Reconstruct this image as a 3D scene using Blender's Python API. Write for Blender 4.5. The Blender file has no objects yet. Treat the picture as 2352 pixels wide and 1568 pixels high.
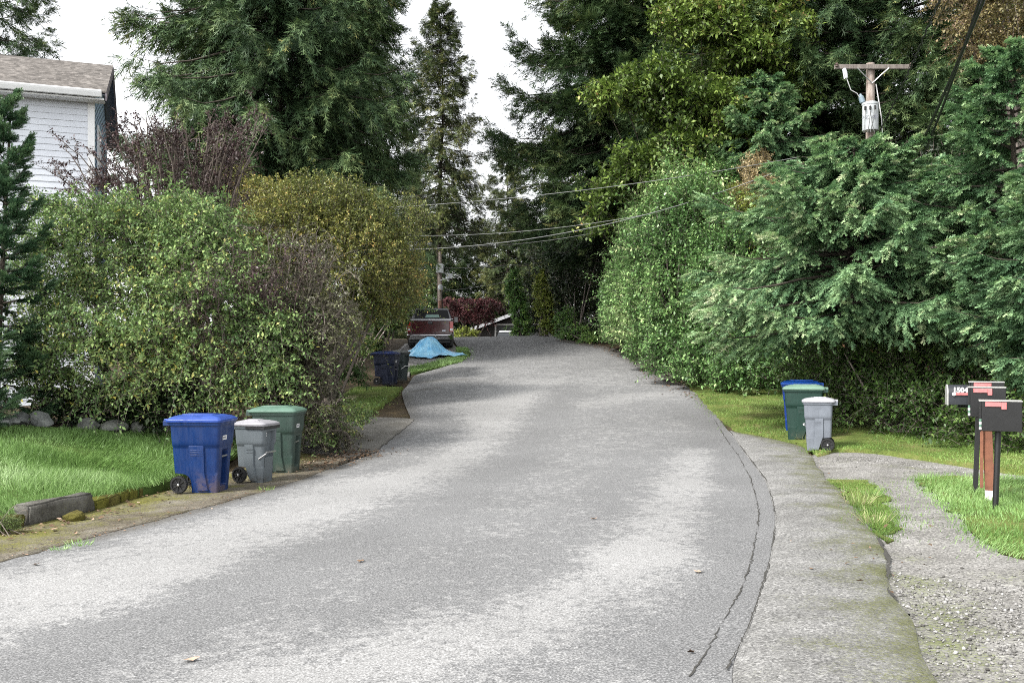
import bpy, math, random
import numpy as np
from mathutils import Vector, Matrix
from mathutils.geometry import delaunay_2d_cdt

scene = bpy.context.scene
COL = scene.collection
F_, CX, HZ, CAMZ = 2163.0, 1176.0, 828.0, 1.6      # survey of the photograph (2352 px wide frame)
rad = math.radians

# ------------------------------------------------------------------ terrain
_gy = [-80, 0, 5, 11, 17, 22, 30, 41, 48, 52, 56, 64, 72, 100, 140, 200, 420]
_gz = [0.2, 0, -.10, -.19, -.18, .08, .80, 2.12, 2.80, 2.98, 2.90, 2.4, 2.05, 2.0, 4.0, 8.0, 12]
_yy = np.arange(-80, 420, .25)
_zz = np.interp(_yy, _gy, _gz)
_k = np.exp(-.5 * (np.arange(-12, 13) * .25 / 1.2) ** 2); _k /= _k.sum()
_zz = np.convolve(np.pad(_zz, 12, mode='edge'), _k, mode='valid')
def g(y): return np.interp(y, _yy, _zz)
def G0(x, y):
    x = np.asarray(x, float); y = np.asarray(y, float)
    return g(y) + .02 * np.clip(x, -12, 12)
def _hit(u, v, fn):
    d = np.arange(2.0, 140, .02)
    zr = CAMZ + (HZ - v) / F_ * d
    x = (u - CX) / F_ * d
    k = np.argmax(zr <= fn(x, d))
    return float(x[k]), float(d[k])
def h0(u, v): return _hit(u, v, G0)
def sstep(t): t = np.clip(t, 0, 1); return t * t * (3 - 2 * t)

LE = [h0(*p) for p in [(0,1290),(200,1236),(400,1183),(610,1125),(740,1082),(861,1040),(905,1000),(945,962),(930,930),(922,900),
                       (940,880),(950,862),(1010,845),(1060,830),(1082,815),(1075,804),(1050,795),(1043,784)]]
LE = [(-7.6,-12),(-6.1,2.0)] + LE + [(-3.2,51),(-6,56),(-12,64),(-25,76),(-60,100)]
RE = [h0(*p) for p in [(1666,1539),(1722,1434),(1770,1277),(1781,1190),(1772,1146),(1757,1102),(1722,1055),(1687,1006),(1646,954),
                       (1620,920),(1590,893),(1540,868),(1500,842),(1460,818),(1400,797),(1300,781)]]
RE = [(.4,-12),(.75,2.0)] + RE + [(1.6,51),(.6,56),(-4,64),(-14,76),(-50,100)]
def table(T):
    T = sorted(T, key=lambda p: p[1]); a = np.array(T)
    ys = np.arange(-12, 100, .2); xs = np.interp(ys, a[:, 1], a[:, 0])
    k = np.exp(-.5 * (np.arange(-6, 7) * .2 / .35) ** 2); k /= k.sum()
    xs = np.convolve(np.pad(xs, 6, mode='edge'), k, mode='valid')
    return lambda y: np.interp(y, ys, xs)
xl, xr = table(LE), table(RE)
def G(x, y):
    x = np.asarray(x, float); y = np.asarray(y, float)
    amp = np.interp(y, [-10, 20, 26, 34, 60], [.85, .85, .45, .25, .2])
    return G0(x, y) + amp * sstep((xl(y) - 1.3 - x) / 5.0)
def hit(u, v): return _hit(u, v, G)
def hits(L): return [hit(*p) for p in L]
def PT(u, v, d): return ((u - CX) / F_ * d, d, CAMZ + (HZ - v) / F_ * d)

# ------------------------------------------------------------------ helpers
def norm(a): return a / np.maximum(np.linalg.norm(a, axis=-1, keepdims=True), 1e-9)
def nz(P, s, seed):
    r = np.random.default_rng(seed); out = 0
    for i in range(7):
        k = norm(r.normal(size=3)) * s * r.uniform(.6, 1.8)
        out = out + np.sin(P @ k + r.uniform(0, 6.28)) / 7 ** .5
    return out * .9

def tag(o, label=None, cat=None, group=None, kind=None):
    if label: o['label'] = label
    if cat: o['category'] = cat
    if group: o['group'] = group
    if kind: o['kind'] = kind
    return o
def thing(name, label, cat, loc=(0, 0, 0), rz=0, group=None):
    o = bpy.data.objects.new(name, None); COL.objects.link(o)
    o.empty_display_size = .2
    o.location = loc; o.rotation_euler = (0, 0, rz)
    return tag(o, label, cat, group)
def npmesh(name, V, Fs, mat, tint=None, parent=None, smooth=False, world=False, uvatt=None):
    V = np.asarray(V, np.float32); Fs = np.asarray(Fs, np.int32)
    if world and parent is not None: V = V - np.array(parent.location, np.float32)
    m, k = Fs.shape
    me = bpy.data.meshes.new(name)
    me.vertices.add(len(V)); me.vertices.foreach_set('co', V.ravel())
    me.loops.add(m * k); me.loops.foreach_set('vertex_index', Fs.ravel())
    me.polygons.add(m); me.polygons.foreach_set('loop_start', np.arange(0, m * k, k, dtype=np.int32))
    if smooth: me.polygons.foreach_set('use_smooth', np.ones(m, bool))
    me.update(calc_edges=True)
    if tint is not None:
        a = me.attributes.new('tint', 'FLOAT', 'FACE'); a.data.foreach_set('value', np.asarray(tint, np.float32))
    if uvatt:
        for nm, val in uvatt.items():
            a = me.attributes.new(nm, 'FLOAT', 'POINT'); a.data.foreach_set('value', np.asarray(val, np.float32))
    me.materials.append(mat)
    o = bpy.data.objects.new(name, me); COL.objects.link(o)
    if parent is not None: o.parent = parent
    return o

class MB:
    """collects shapes for one mesh object"""
    def __init__(s): s.v = []; s.f = []
    def add(s, V, Fs, M=None):
        b = len(s.v)
        for p in V:
            p = Vector(p)
            if M is not None: p = M @ p
            s.v.append(tuple(p))
        for f in Fs: s.f.append([b + i for i in f])
        return s
    def box(s, a, b, M=None):
        (x0, y0, z0), (x1, y1, z1) = a, b
        V = [(x0,y0,z0),(x1,y0,z0),(x1,y1,z0),(x0,y1,z0),(x0,y0,z1),(x1,y0,z1),(x1,y1,z1),(x0,y1,z1)]
        return s.add(V, [(3,2,1,0),(4,5,6,7),(0,1,5,4),(1,2,6,5),(2,3,7,6),(3,0,4,7)], M)
    def rings(s, R, cap0=True, cap1=True, M=None):
        n = len(R[0]); V = [p for r in R for p in r]; Fs = []
        for i in range(len(R) - 1):
            for j in range(n):
                k = (j + 1) % n
                Fs.append((i*n+j, i*n+k, (i+1)*n+k, (i+1)*n+j))
        if cap0: Fs.append(tuple(range(n - 1, -1, -1)))
        if cap1: Fs.append(tuple((len(R)-1)*n + j for j in range(n)))
        return s.add(V, Fs, M)
    def tube(s, pts, r, n=8, cap=True):
        pts = [Vector(p) for p in pts]; R = []
        rr = r if hasattr(r, '__len__') else [r] * len(pts)
        d0 = (pts[1] - pts[0]).normalized()
        ref = Vector((0, 0, 1)) if abs(d0.z) < .9 else Vector((1, 0, 0))
        for i, p in enumerate(pts):
            d = (pts[min(i+1, len(pts)-1)] - pts[max(i-1, 0)]).normalized()
            a = d.cross(ref).normalized(); b = d.cross(a)
            R.append([p + (a * math.cos(6.28318*j/n) + b * math.sin(6.28318*j/n)) * rr[i] for j in range(n)])
        return s.rings([r_[::-1] for r_ in R], cap, cap)
    def lathe(s, prof, axis='z', n=24, M=None, cap=True):
        R = []
        for r, h in prof:
            ring = []
            for j in range(n):
                c, q = r * math.cos(2*math.pi*j/n), r * math.sin(2*math.pi*j/n)
                ring.append((c, q, h) if axis == 'z' else ((c, h, q) if axis == 'y' else (h, c, q)))
            R.append(ring)
        return s.rings(R, cap, cap, M)
    def build(s, name, mat, parent=None, smooth=False, bevel=0, seg=2, angle=35):
        me = bpy.data.meshes.new(name); me.from_pydata(s.v, [], s.f)
        me.update()
        import bmesh
        bm = bmesh.new(); bm.from_mesh(me); bmesh.ops.recalc_face_normals(bm, faces=bm.faces); bm.to_mesh(me); bm.free()
        me.materials.append(mat)
        o = bpy.data.objects.new(name, me); COL.objects.link(o)
        if parent is not None: o.parent = parent
        if bevel:
            md = o.modifiers.new('bevel', 'BEVEL'); md.width = bevel; md.segments = seg; md.limit_method = 'ANGLE'; md.angle_limit = rad(40)
        if smooth:
            me.polygons.foreach_set('use_smooth', [True] * len(me.polygons))
            try: me.set_sharp_from_angle(angle=rad(angle))
            except Exception: pass
        return o

# ------------------------------------------------------------------ materials
def newmat(name):
    m = bpy.data.materials.new(name); m.use_nodes = True
    nt = m.node_tree; b = nt.nodes['Principled BSDF']
    return m, nt, b, nt.nodes, nt.links
def col4(c): return (c[0], c[1], c[2], 1)
def ramp(nt, stops, interp='LINEAR'):
    r = nt.nodes.new('ShaderNodeValToRGB'); e = r.color_ramp.elements; r.color_ramp.interpolation = interp
    while len(e) < len(stops): e.new(.5)
    for i, (p, c) in enumerate(stops):
        e[i].position = p; e[i].color = col4(c) if hasattr(c, '__len__') else (c, c, c, 1)
    return r
def noise(nt, scale, detail=4, rough=.6, vec=None):
    n = nt.nodes.new('ShaderNodeTexNoise'); n.inputs['Scale'].default_value = scale
    n.inputs['Detail'].default_value = detail; n.inputs['Roughness'].default_value = rough
    if vec is not None: nt.links.new(vec, n.inputs['Vector'])
    return n
def objco(nt):
    t = nt.nodes.new('ShaderNodeTexCoord'); return t.outputs['Object']
def mixc(nt, fac, a, b, mode='MIX'):
    m = nt.nodes.new('ShaderNodeMix'); m.data_type = 'RGBA'; m.blend_type = mode
    for s, i in ((fac, 0), (a, 6), (b, 7)):
        if hasattr(s, 'default_value') or hasattr(s, 'is_linked'): nt.links.new(s, m.inputs[i])
        elif i == 0: m.inputs[0].default_value = s
        else: m.inputs[i].default_value = col4(s)
    return m.outputs[2]
def math_(nt, op, a, b=None, clamp=False):
    m = nt.nodes.new('ShaderNodeMath'); m.operation = op; m.use_clamp = clamp
    for i, s in enumerate((a, b)):
        if s is None: continue
        if hasattr(s, 'is_linked'): nt.links.new(s, m.inputs[i])
        else: m.inputs[i].default_value = s
    return m.outputs[0]
def maprange(nt, v, a, b, c=0, d=1, smooth=True):
    m = nt.nodes.new('ShaderNodeMapRange'); m.interpolation_type = 'SMOOTHSTEP' if smooth else 'LINEAR'
    nt.links.new(v, m.inputs[0])
    for i, q in enumerate((a, b, c, d)): m.inputs[1 + i].default_value = q
    return m.outputs[0]
def attr(nt, name):
    a = nt.nodes.new('ShaderNodeAttribute'); a.attribute_name = name; return a.outputs['Fac']
def bump(nt, b, h, strength=.3, dist=.01):
    n = nt.nodes.new('ShaderNodeBump'); n.inputs['Strength'].default_value = strength; n.inputs['Distance'].default_value = dist
    nt.links.new(h, n.inputs['Height']); nt.links.new(n.outputs[0], b.inputs['Normal'])

def M_plain(name, c, rough=.5, metal=0, var=.12, scale=6, bumps=0, c2=None, spec=None):
    m, nt, b, N, L = newmat(name)
    co = objco(nt); n = noise(nt, scale, 5, .6, co)
    lo = [v * (1 - var) for v in c]; hi = [min(1, v * (1 + var)) for v in c]
    r = ramp(nt, [(.3, lo), (.7, c2 if c2 else hi)])
    L.new(n.outputs[0], r.inputs[0]); L.new(r.outputs[0], b.inputs['Base Color'])
    b.inputs['Roughness'].default_value = rough; b.inputs['Metallic'].default_value = metal
    if spec is not None: b.inputs['Specular IOR Level'].default_value = spec
    if bumps: bump(nt, b, n.outputs[0], bumps, .01)
    return m
def M_leaf(name, stops, rough=.5, trans=.3, spec=.5):
    m, nt, b, N, L = newmat(name)
    r = ramp(nt, stops); L.new(attr(nt, 'tint'), r.inputs[0])
    L.new(r.outputs[0], b.inputs['Base Color']); b.inputs['Roughness'].default_value = rough
    b.inputs['Specular IOR Level'].default_value = spec
    t = N.new('ShaderNodeBsdfTranslucent'); L.new(r.outputs[0], t.inputs[0])
    mx = N.new('ShaderNodeMixShader'); mx.inputs[0].default_value = trans * .65
    L.new(b.outputs[0], mx.inputs[1]); L.new(t.outputs[0], mx.inputs[2])
    L.new(mx.outputs[0], N['Material Output'].inputs[0])
    return m
def M_plastic(name, c, rough=.42, dirt=(.14, .12, .09), dz=.3, fade=None):
    m, nt, b, N, L = newmat(name)
    co = objco(nt)
    n = noise(nt, 5, 6, .65, co); sep = N.new('ShaderNodeSeparateXYZ'); L.new(co, sep.inputs[0])
    mp = N.new('ShaderNodeMapping'); mp.inputs['Scale'].default_value = (14, 14, 1.4); L.new(co, mp.inputs[0])
    st = noise(nt, 1.3, 5, .7, mp.outputs[0])
    base = mixc(nt, maprange(nt, n.outputs[0], .35, .7, 0, .5), c, fade or [min(1, v * 1.5 + .01) for v in c])
    base = mixc(nt, maprange(nt, st.outputs[0], .56, .78, 0, .35), base, [v * .5 for v in c])
    low = math_(nt, 'MULTIPLY', maprange(nt, sep.outputs[2], 0, dz, 1, 0), maprange(nt, n.outputs[0], .48, .62, 0, .75))
    base = mixc(nt, low, base, dirt)
    L.new(base, b.inputs['Base Color']); b.inputs['Roughness'].default_value = rough
    L.new(maprange(nt, st.outputs[0], .3, .8, rough - .08, rough + .25), b.inputs['Roughness'])
    f = noise(nt, 240, 2, .5, co); bump(nt, b, f.outputs[0], .08, .002)
    return m

def M_bark(name, c0, c1):
    m, nt, b, N, L = newmat(name)
    co = objco(nt); mp = N.new('ShaderNodeMapping'); mp.inputs['Scale'].default_value = (9, 9, 1.6); L.new(co, mp.inputs[0])
    n = noise(nt, 1.5, 6, .7, mp.outputs[0]); r = ramp(nt, [(.35, c0), (.7, c1)])
    L.new(n.outputs[0], r.inputs[0]); L.new(r.outputs[0], b.inputs['Base Color']); b.inputs['Roughness'].default_value = .9
    bump(nt, b, n.outputs[0], .8, .03)
    return m

def M_road():
    m, nt, b, N, L = newmat('asphalt')
    co = objco(nt)
    agg = noise(nt, 75, 3, .75, co)
    vor = N.new('ShaderNodeTexVoronoi'); vor.inputs['Scale'].default_value = 85; L.new(co, vor.inputs['Vector'])
    fine = noise(nt, 10, 8, .8, co); mid = noise(nt, 2.2, 5, .62, co); big = noise(nt, .35, 3, .5, co)
    dry = attr(nt, 'dry')  # dried asphalt plus the painted lightening of the far road
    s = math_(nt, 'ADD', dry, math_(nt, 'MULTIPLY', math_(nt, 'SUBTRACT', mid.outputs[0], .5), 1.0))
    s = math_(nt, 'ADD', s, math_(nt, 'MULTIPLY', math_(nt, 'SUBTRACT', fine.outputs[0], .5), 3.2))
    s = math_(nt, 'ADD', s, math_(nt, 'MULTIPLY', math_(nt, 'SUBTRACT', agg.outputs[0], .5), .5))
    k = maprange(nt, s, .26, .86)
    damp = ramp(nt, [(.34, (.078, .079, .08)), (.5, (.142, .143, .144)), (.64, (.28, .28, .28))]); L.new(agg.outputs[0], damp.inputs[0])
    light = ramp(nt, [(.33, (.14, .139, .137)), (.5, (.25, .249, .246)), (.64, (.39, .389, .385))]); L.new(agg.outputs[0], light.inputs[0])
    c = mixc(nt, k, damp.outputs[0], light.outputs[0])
    stone = ramp(nt, [(.0, .0), (.02, 0), (.1, 1)]); L.new(vor.outputs['Color'], stone.inputs[0])
    dk = ramp(nt, [(.0, 1.6), (.12, .6), (.3, 1.0), (.8, 1.15)]); L.new(vor.outputs['Color'], dk.inputs[0])
    c = mixc(nt, .75, c, dk.outputs[0], 'MULTIPLY')
    c = mixc(nt, maprange(nt, attr(nt, 'stain'), 0, 1, 0, .8), c, (.075, .068, .055))
    tone = ramp(nt, [(.3, .88), (.7, 1.1)]); L.new(big.outputs[0], tone.inputs[0])
    c = mixc(nt, 1.0, c, tone.outputs[0], 'MULTIPLY')
    L.new(c, b.inputs['Base Color']); b.inputs['Roughness'].default_value = .9
    b.inputs['Specular IOR Level'].default_value = .25
    bump(nt, b, agg.outputs[0], .55, .006)
    return m
def M_ground(name, stops, scale=3, fs=60, fine=(.75, 1.3), moss=None, rough=.95, bs=.6, moss_att=None, vor=None):
    """granular ground: big noise chooses a colour, fine grain varies it, optional moss patches"""
    m, nt, b, N, L = newmat(name)
    co = objco(nt); n = noise(nt, scale, 6, .65, co); f = noise(nt, fs, 3, .7, co)
    r = ramp(nt, stops); L.new(n.outputs[0], r.inputs[0])
    fr = ramp(nt, [(.3, fine[0]), (.7, fine[1])]); L.new(f.outputs[0], fr.inputs[0])
    c = mixc(nt, 1, r.outputs[0], fr.outputs[0], 'MULTIPLY')
    if vor:
        v = N.new('ShaderNodeTexVoronoi'); v.inputs['Scale'].default_value = vor; L.new(co, v.inputs['Vector'])
        vr = ramp(nt, [(.0, .4), (.3, .85), (.6, 1.05), (.9, 1.65)]); L.new(v.outputs['Color'], vr.inputs[0])
        c = mixc(nt, .8, c, vr.outputs[0], 'MULTIPLY')
    if moss:
        mn = noise(nt, 1.7, 6, .7, co); q = mn.outputs[0]
        if moss_att:
            q = math_(nt, 'ADD', math_(nt, 'MULTIPLY', q, .95), math_(nt, 'MULTIPLY', attr(nt, moss_att), .32))
        q = math_(nt, 'ADD', q, math_(nt, 'MULTIPLY', math_(nt, 'SUBTRACT', f.outputs[0], .5), .9))
        mf = mixc(nt, 1, moss[0], fr.outputs[0], 'MULTIPLY')
        c = mixc(nt, maprange(nt, q, moss[1], moss[1] + .3, 0, .8), c, mf)
    L.new(c, b.inputs['Base Color']); b.inputs['Roughness'].default_value = rough
    b.inputs['Specular IOR Level'].default_value = .2
    bump(nt, b, f.outputs[0], bs, .012)
    return m

BARK = M_bark('bark_fir', (.03, .024, .018), (.11, .09, .07))
BARKG = M_bark('bark_grey', (.09, .075, .065), (.25, .21, .18))
TWIG = M_plain('twig_wood', (.105, .082, .068), .8, 0, .4, 20)

# ------------------------------------------------------------------ foliage engine
def realize(tv, tf, P, D, N, S, wmul=None):
    """copies of a small template (x = axis, y = side, z = up) -> one vertex / face array"""
    tv = np.asarray(tv, float); tf = np.asarray(tf, int)
    D = norm(D); Sd = norm(np.cross(N, D)); U = np.cross(D, Sd)
    S = np.broadcast_to(np.asarray(S, float), (len(P),))
    W = S if wmul is None else S * wmul
    V = (P[:, None, :] + D[:, None, :] * (tv[None, :, 0:1] * S[:, None, None])
         + Sd[:, None, :] * (tv[None, :, 1:2] * W[:, None, None]) + U[:, None, :] * (tv[None, :, 2:3] * S[:, None, None]))
    Fs = tf[None] + (np.arange(len(P)) * len(tv))[:, None, None]
    return V.reshape(-1, 3), Fs.reshape(-1, tf.shape[1])
LEAF = ([(0,0,0),(.42,.27,.05),(1,0,-.08),(.42,-.27,.05)], [(0,1,2,3)])
NARROW = ([(0,0,0),(.45,.17,.04),(1,0,-.06),(.45,-.17,.04)], [(0,1,2,3)])
def blades(spec, w=.05):
    V = []; Fs = []
    for (x0, ang, up, l) in spec:
        c, s = math.cos(ang), math.sin(ang); b = len(V)
        dx, dy, dz = c * l, s * l * math.cos(up), s * l * math.sin(up)
        if abs(s) < .05: dz = up * l
        V += [(x0, -w * c, 0), (x0 + dx * .6, dy * .6 + w * .8 * c, dz * .6), (x0 + dx, dy, dz)]
        V[b] = (x0 - w * s * .6, -w * c * .5, 0)
        Fs.append((b, b + 1, b + 2))
    return V, Fs
_r = random.Random(4)
SPRAY = blades([(0, 0, 0, 1.0), (.1, .75, .1, .5), (.1, -.75, -.1, .5), (.35, .65, -.1, .48), (.35, -.65, .15, .48), (.6, .5, 0, .4), (.6, -.5, 0, .4)], .085)
FSPRAY = blades([(0, 0, 0, 1.0), (.15, .8, .1, .5), (.15, -.8, -.1, .5), (.5, .65, -.1, .42), (.5, -.65, .15, .42)], .10)
FINGER = blades([(i * .085, (.62 + .12 * _r.random()), 2.4 * i + .3, .42 - .02 * i) for i in range(10)] + [(0, 0, 0, 1.0), (.72, .25, 1, .33), (.72, .25, 4, .33)], .105)

def tubes(paths, r0, r1, sides=3):
    """paths (N,k,3) -> quads"""
    paths = np.asarray(paths, float); n, k, _ = paths.shape
    r0 = np.broadcast_to(np.asarray(r0, float), (n,)); r1 = np.broadcast_to(np.asarray(r1, float), (n,))
    d = norm(paths[:, -1] - paths[:, 0]); ref = np.where(np.abs(d[:, 2:3]) < .9, np.array([[0, 0, 1.]]), np.array([[1., 0, 0]]))
    a = norm(np.cross(d, ref)); b = np.cross(d, a)
    t = np.linspace(0, 1, k)[None, :]; rr = r0[:, None] * (1 - t) + r1[:, None] * t
    ang = np.arange(sides) * 2 * np.pi / sides
    ring = a[:, None, None, :] * np.cos(ang)[None, None, :, None] + b[:, None, None, :] * np.sin(ang)[None, None, :, None]
    V = paths[:, :, None, :] + ring * rr[:, :, None, None]
    base = (np.arange(n) * k * sides)[:, None, None]; i = np.arange(k - 1)[None, :, None]; j = np.arange(sides)[None, None, :]
    j2 = (j + 1) % sides
    q = np.stack([base + i * sides + j, base + i * sides + j2, base + (i + 1) * sides + j2, base + (i + 1) * sides + j], -1)
    return V.reshape(-1, 3), q.reshape(-1, 4)
def cat(parts):
    Vs = []; Fs = []; o = 0
    for V, Fq in parts:
        Vs.append(V); Fs.append(Fq + o); o += len(V)
    return np.concatenate(Vs), np.concatenate(Fs)

def conifer(label, x, y, H, R, crown0, seed, mat, NB=150, K=20, M=8, spray=.3, tmpl=SPRAY, hang=.45, droop=.35, tip=.25,
            lo=-.2, hi=.55, prof=.8, name='conifer_tree', cat_='tree', group=None, trunk_r=None, keep=None, scat=.12, width=.7, zbase=None, bark=None, az_rng=None):
    r = np.random.default_rng(seed)
    zb = float(G(x, y)) if zbase is None else zbase
    root = thing(name, label, cat_, (x, y, zb), 0, group)
    t = (np.arange(NB) + r.uniform(0, 1, NB)) / NB
    h = crown0 + (H - crown0) * t ** .92
    rel = (H - h) / (H - crown0)
    L = R * np.clip(rel ** prof * (1 - .25 * np.clip(rel - .8, 0, 1) * 5 * .5), .03, 1) * r.uniform(.62, 1.15, NB) + .12
    az = np.arange(NB) * 2.39996 + r.normal(0, .35, NB)
    if az_rng is not None: az = r.uniform(az_rng[0], az_rng[1], NB)
    elev = hi * (1 - rel) + lo * rel + r.normal(0, .09, NB)
    dh = np.stack([np.cos(az), np.sin(az), 0 * az], -1); pp = np.stack([-np.sin(az), np.cos(az), 0 * az], -1)
    dr = droop * r.uniform(.6, 1.3, NB)
    def bpos(i, s):
        Li = L[i]; z = h[i] + Li * (elev[i] * s - dr[i] * s ** 2 + tip * s ** 4)
        p = dh[i] * (Li * s)[..., None]; p[..., 2] = z; return p
    # limbs
    ii = np.repeat(np.arange(NB), 6).reshape(NB, 6); ss = np.tile(np.linspace(0, 1, 6), (NB, 1))
    lim = tubes(bpos(ii, ss), .012 + L * .011, .004, 4)
    tr = trunk_r or H * .0085
    zz = np.linspace(0, H, 14); tp = np.stack([.12 * np.sin(zz * .4 + seed), .12 * np.cos(zz * .33 + seed), zz], -1)[None]
    tk = tubes(tp, tr, .015, 12)
    npmesh('trunk', *cat([tk, lim]), bark or BARK, parent=root, smooth=True)
    # branchlets
    k = np.maximum((K * (.35 + .65 * L / L.max())).astype(int), 3)
    bi = np.repeat(np.arange(NB), k); n = len(bi)
    s = r.uniform(.08, 1, n) ** .75
    side = r.choice([-1, 1], n); ang = r.uniform(.3, 1.25, n) * (1 - .55 * s)
    ln = np.minimum(L[bi] * .42 * (1.05 - .8 * s), 1.5) * r.uniform(.6, 1.2, n) + .12
    d = dh[bi] * np.cos(ang)[:, None] + pp[bi] * (side * np.sin(ang))[:, None]
    slope = (elev[bi] - 2 * dr[bi] * s + 4 * tip * s ** 3) * .8
    d[:, 2] = slope - hang * r.uniform(.2, 1.1, n) * .5
    d = norm(d); p0 = bpos(bi, s)
    btint = np.clip(r.normal(0, .16, n) + nz(p0, .9, seed) * .14 + .38 * (s - .62), -.5, .5)  # last term paints shade: darker inside the crown, paler toward branch tips
    # sprays
    m = np.maximum((M * (.4 + .6 * ln / ln.max())).astype(int), 2)
    si = np.repeat(np.arange(n), m); q = len(si)
    tt = r.uniform(.05, 1, q)
    P = p0[si] + d[si] * (ln[si] * tt)[:, None]; P[:, 2] -= hang * ln[si] * tt ** 2 * .5
    sd = np.cross(d[si], np.array([0, 0, 1.])); sd = norm(sd)
    w = r.uniform(-1, 1, q) * (1.1 - .6 * tt)
    D = d[si] + sd * w[:, None] + r.normal(0, scat, (q, 3)); D[:, 2] -= hang * r.uniform(.1, 1.2, q) * .8
    N = np.array([0, 0, 1.]) + r.normal(0, .35, (q, 3))
    S = spray * r.uniform(.65, 1.25, q)
    if keep is not None:
        kk = keep(P + np.array([x, y, zb])); P, D, N, S, si = P[kk], D[kk], N[kk], S[kk], si[kk]; q = len(P)
    tt_ = tt if keep is None else tt[kk]
    V, Fs = realize(tmpl[0], tmpl[1], P, D, N, S, width * r.uniform(.8, 1.2, q))
    ti = np.clip(.42 + btint[si] + .22 * (tt_[:q] - .5) + r.normal(0, .09, q), 0, 1)  # sprays tinted darker inward as well, standing in for crown shade
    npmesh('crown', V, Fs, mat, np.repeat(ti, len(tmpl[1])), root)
    return root

def sample_lobes(lobes, n, seed, bumpy=.16, depth=.3, up=-.6):
    r = np.random.default_rng(seed)
    lb = np.array(lobes, float); A = (lb[:, 3] * lb[:, 4] + lb[:, 3] * lb[:, 5] + lb[:, 4] * lb[:, 5])
    i = r.choice(len(lb), int(n * 2.2), p=A / A.sum())
    d = norm(r.normal(size=(len(i), 3))); ok = d[:, 2] > up; d, i = d[ok], i[ok]
    c = lb[i, :3]; R = lb[i, 3:6]
    k = 1 + bumpy * nz(d * 3 + c, 1.6, seed + 1) + bumpy * .6 * nz(d * 3 + c, 4, seed + 2) - depth * r.random(len(i)) ** 2
    P = c + d * R * k[:, None]; Nn = norm(d / R)
    keep = np.ones(len(P), bool)
    for j in range(len(lb)):
        q = np.linalg.norm((P - lb[j, :3]) / lb[j, 3:6], axis=1)
        keep &= (q > .72) | (i == j)
    keep &= P[:, 2] > G(P[:, 0], P[:, 1]) + .05
    P, Nn = P[keep][:n], Nn[keep][:n]
    return P, Nn

def shoots(P, D, ln, nl, leaf, tmpl, seed, grav=.25, spread=.9, wmul=None, updn=.5, flat=False):
    """leafy shoots -> (V,F,tint), twigs (V,F)"""
    r = np.random.default_rng(seed); n = len(P); D = norm(D)
    ln = ln * r.uniform(.6, 1.3, n)
    st = np.clip(r.normal(0, .13, n) + nz(P, 1.1, seed) * .16, -.5, .5)
    t = (np.tile(np.arange(nl), (n, 1)) + r.uniform(.2, .8, (n, nl))) / nl
    Q = P[:, None] + D[:, None] * (ln[:, None] * t)[..., None]; Q[..., 2] -= grav * ln[:, None] * t ** 2
    T = D[:, None] * np.ones((1, nl, 1)); T = T.copy(); T[..., 2] -= 2 * grav * t; T = norm(T)
    ref = norm(np.cross(T, np.array([0, 0, 1.]) + r.normal(0, .05, T.shape))); up_ = np.cross(ref, T)
    ph = (np.tile(np.arange(nl), (n, 1)) * (math.pi if flat else 2.4)) + r.uniform(0, 6.28, (n, 1)) * (0 if flat else 1) + r.normal(0, .35, (n, nl))
    rd = ref * np.cos(ph)[..., None] + up_ * np.sin(ph)[..., None]
    L = T * .55 + rd * spread + r.normal(0, .2, T.shape); L[..., 2] -= .12
    Nn = np.array([0, 0, 1.]) * updn + up_ * .5 + r.normal(0, .3, T.shape)
    m = n * nl
    S = leaf * r.uniform(.6, 1.2, m)
    V, Fs = realize(tmpl[0], tmpl[1], Q.reshape(m, 3), L.reshape(m, 3), Nn.reshape(m, 3), S, wmul)
    ti = np.clip(.45 + np.repeat(st, nl) + r.normal(0, .12, m) + .12 * (t.reshape(-1) - .5), 0, 1)
    k = np.linspace(0, 1, 4); tw = P[:, None] + D[:, None] * (ln[:, None] * k)[..., None]; tw[..., 2] -= grav * ln[:, None] * k ** 2
    return V, Fs, np.repeat(ti, len(tmpl[1])), tubes(tw, leaf * .05, leaf * .02, 3)

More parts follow.
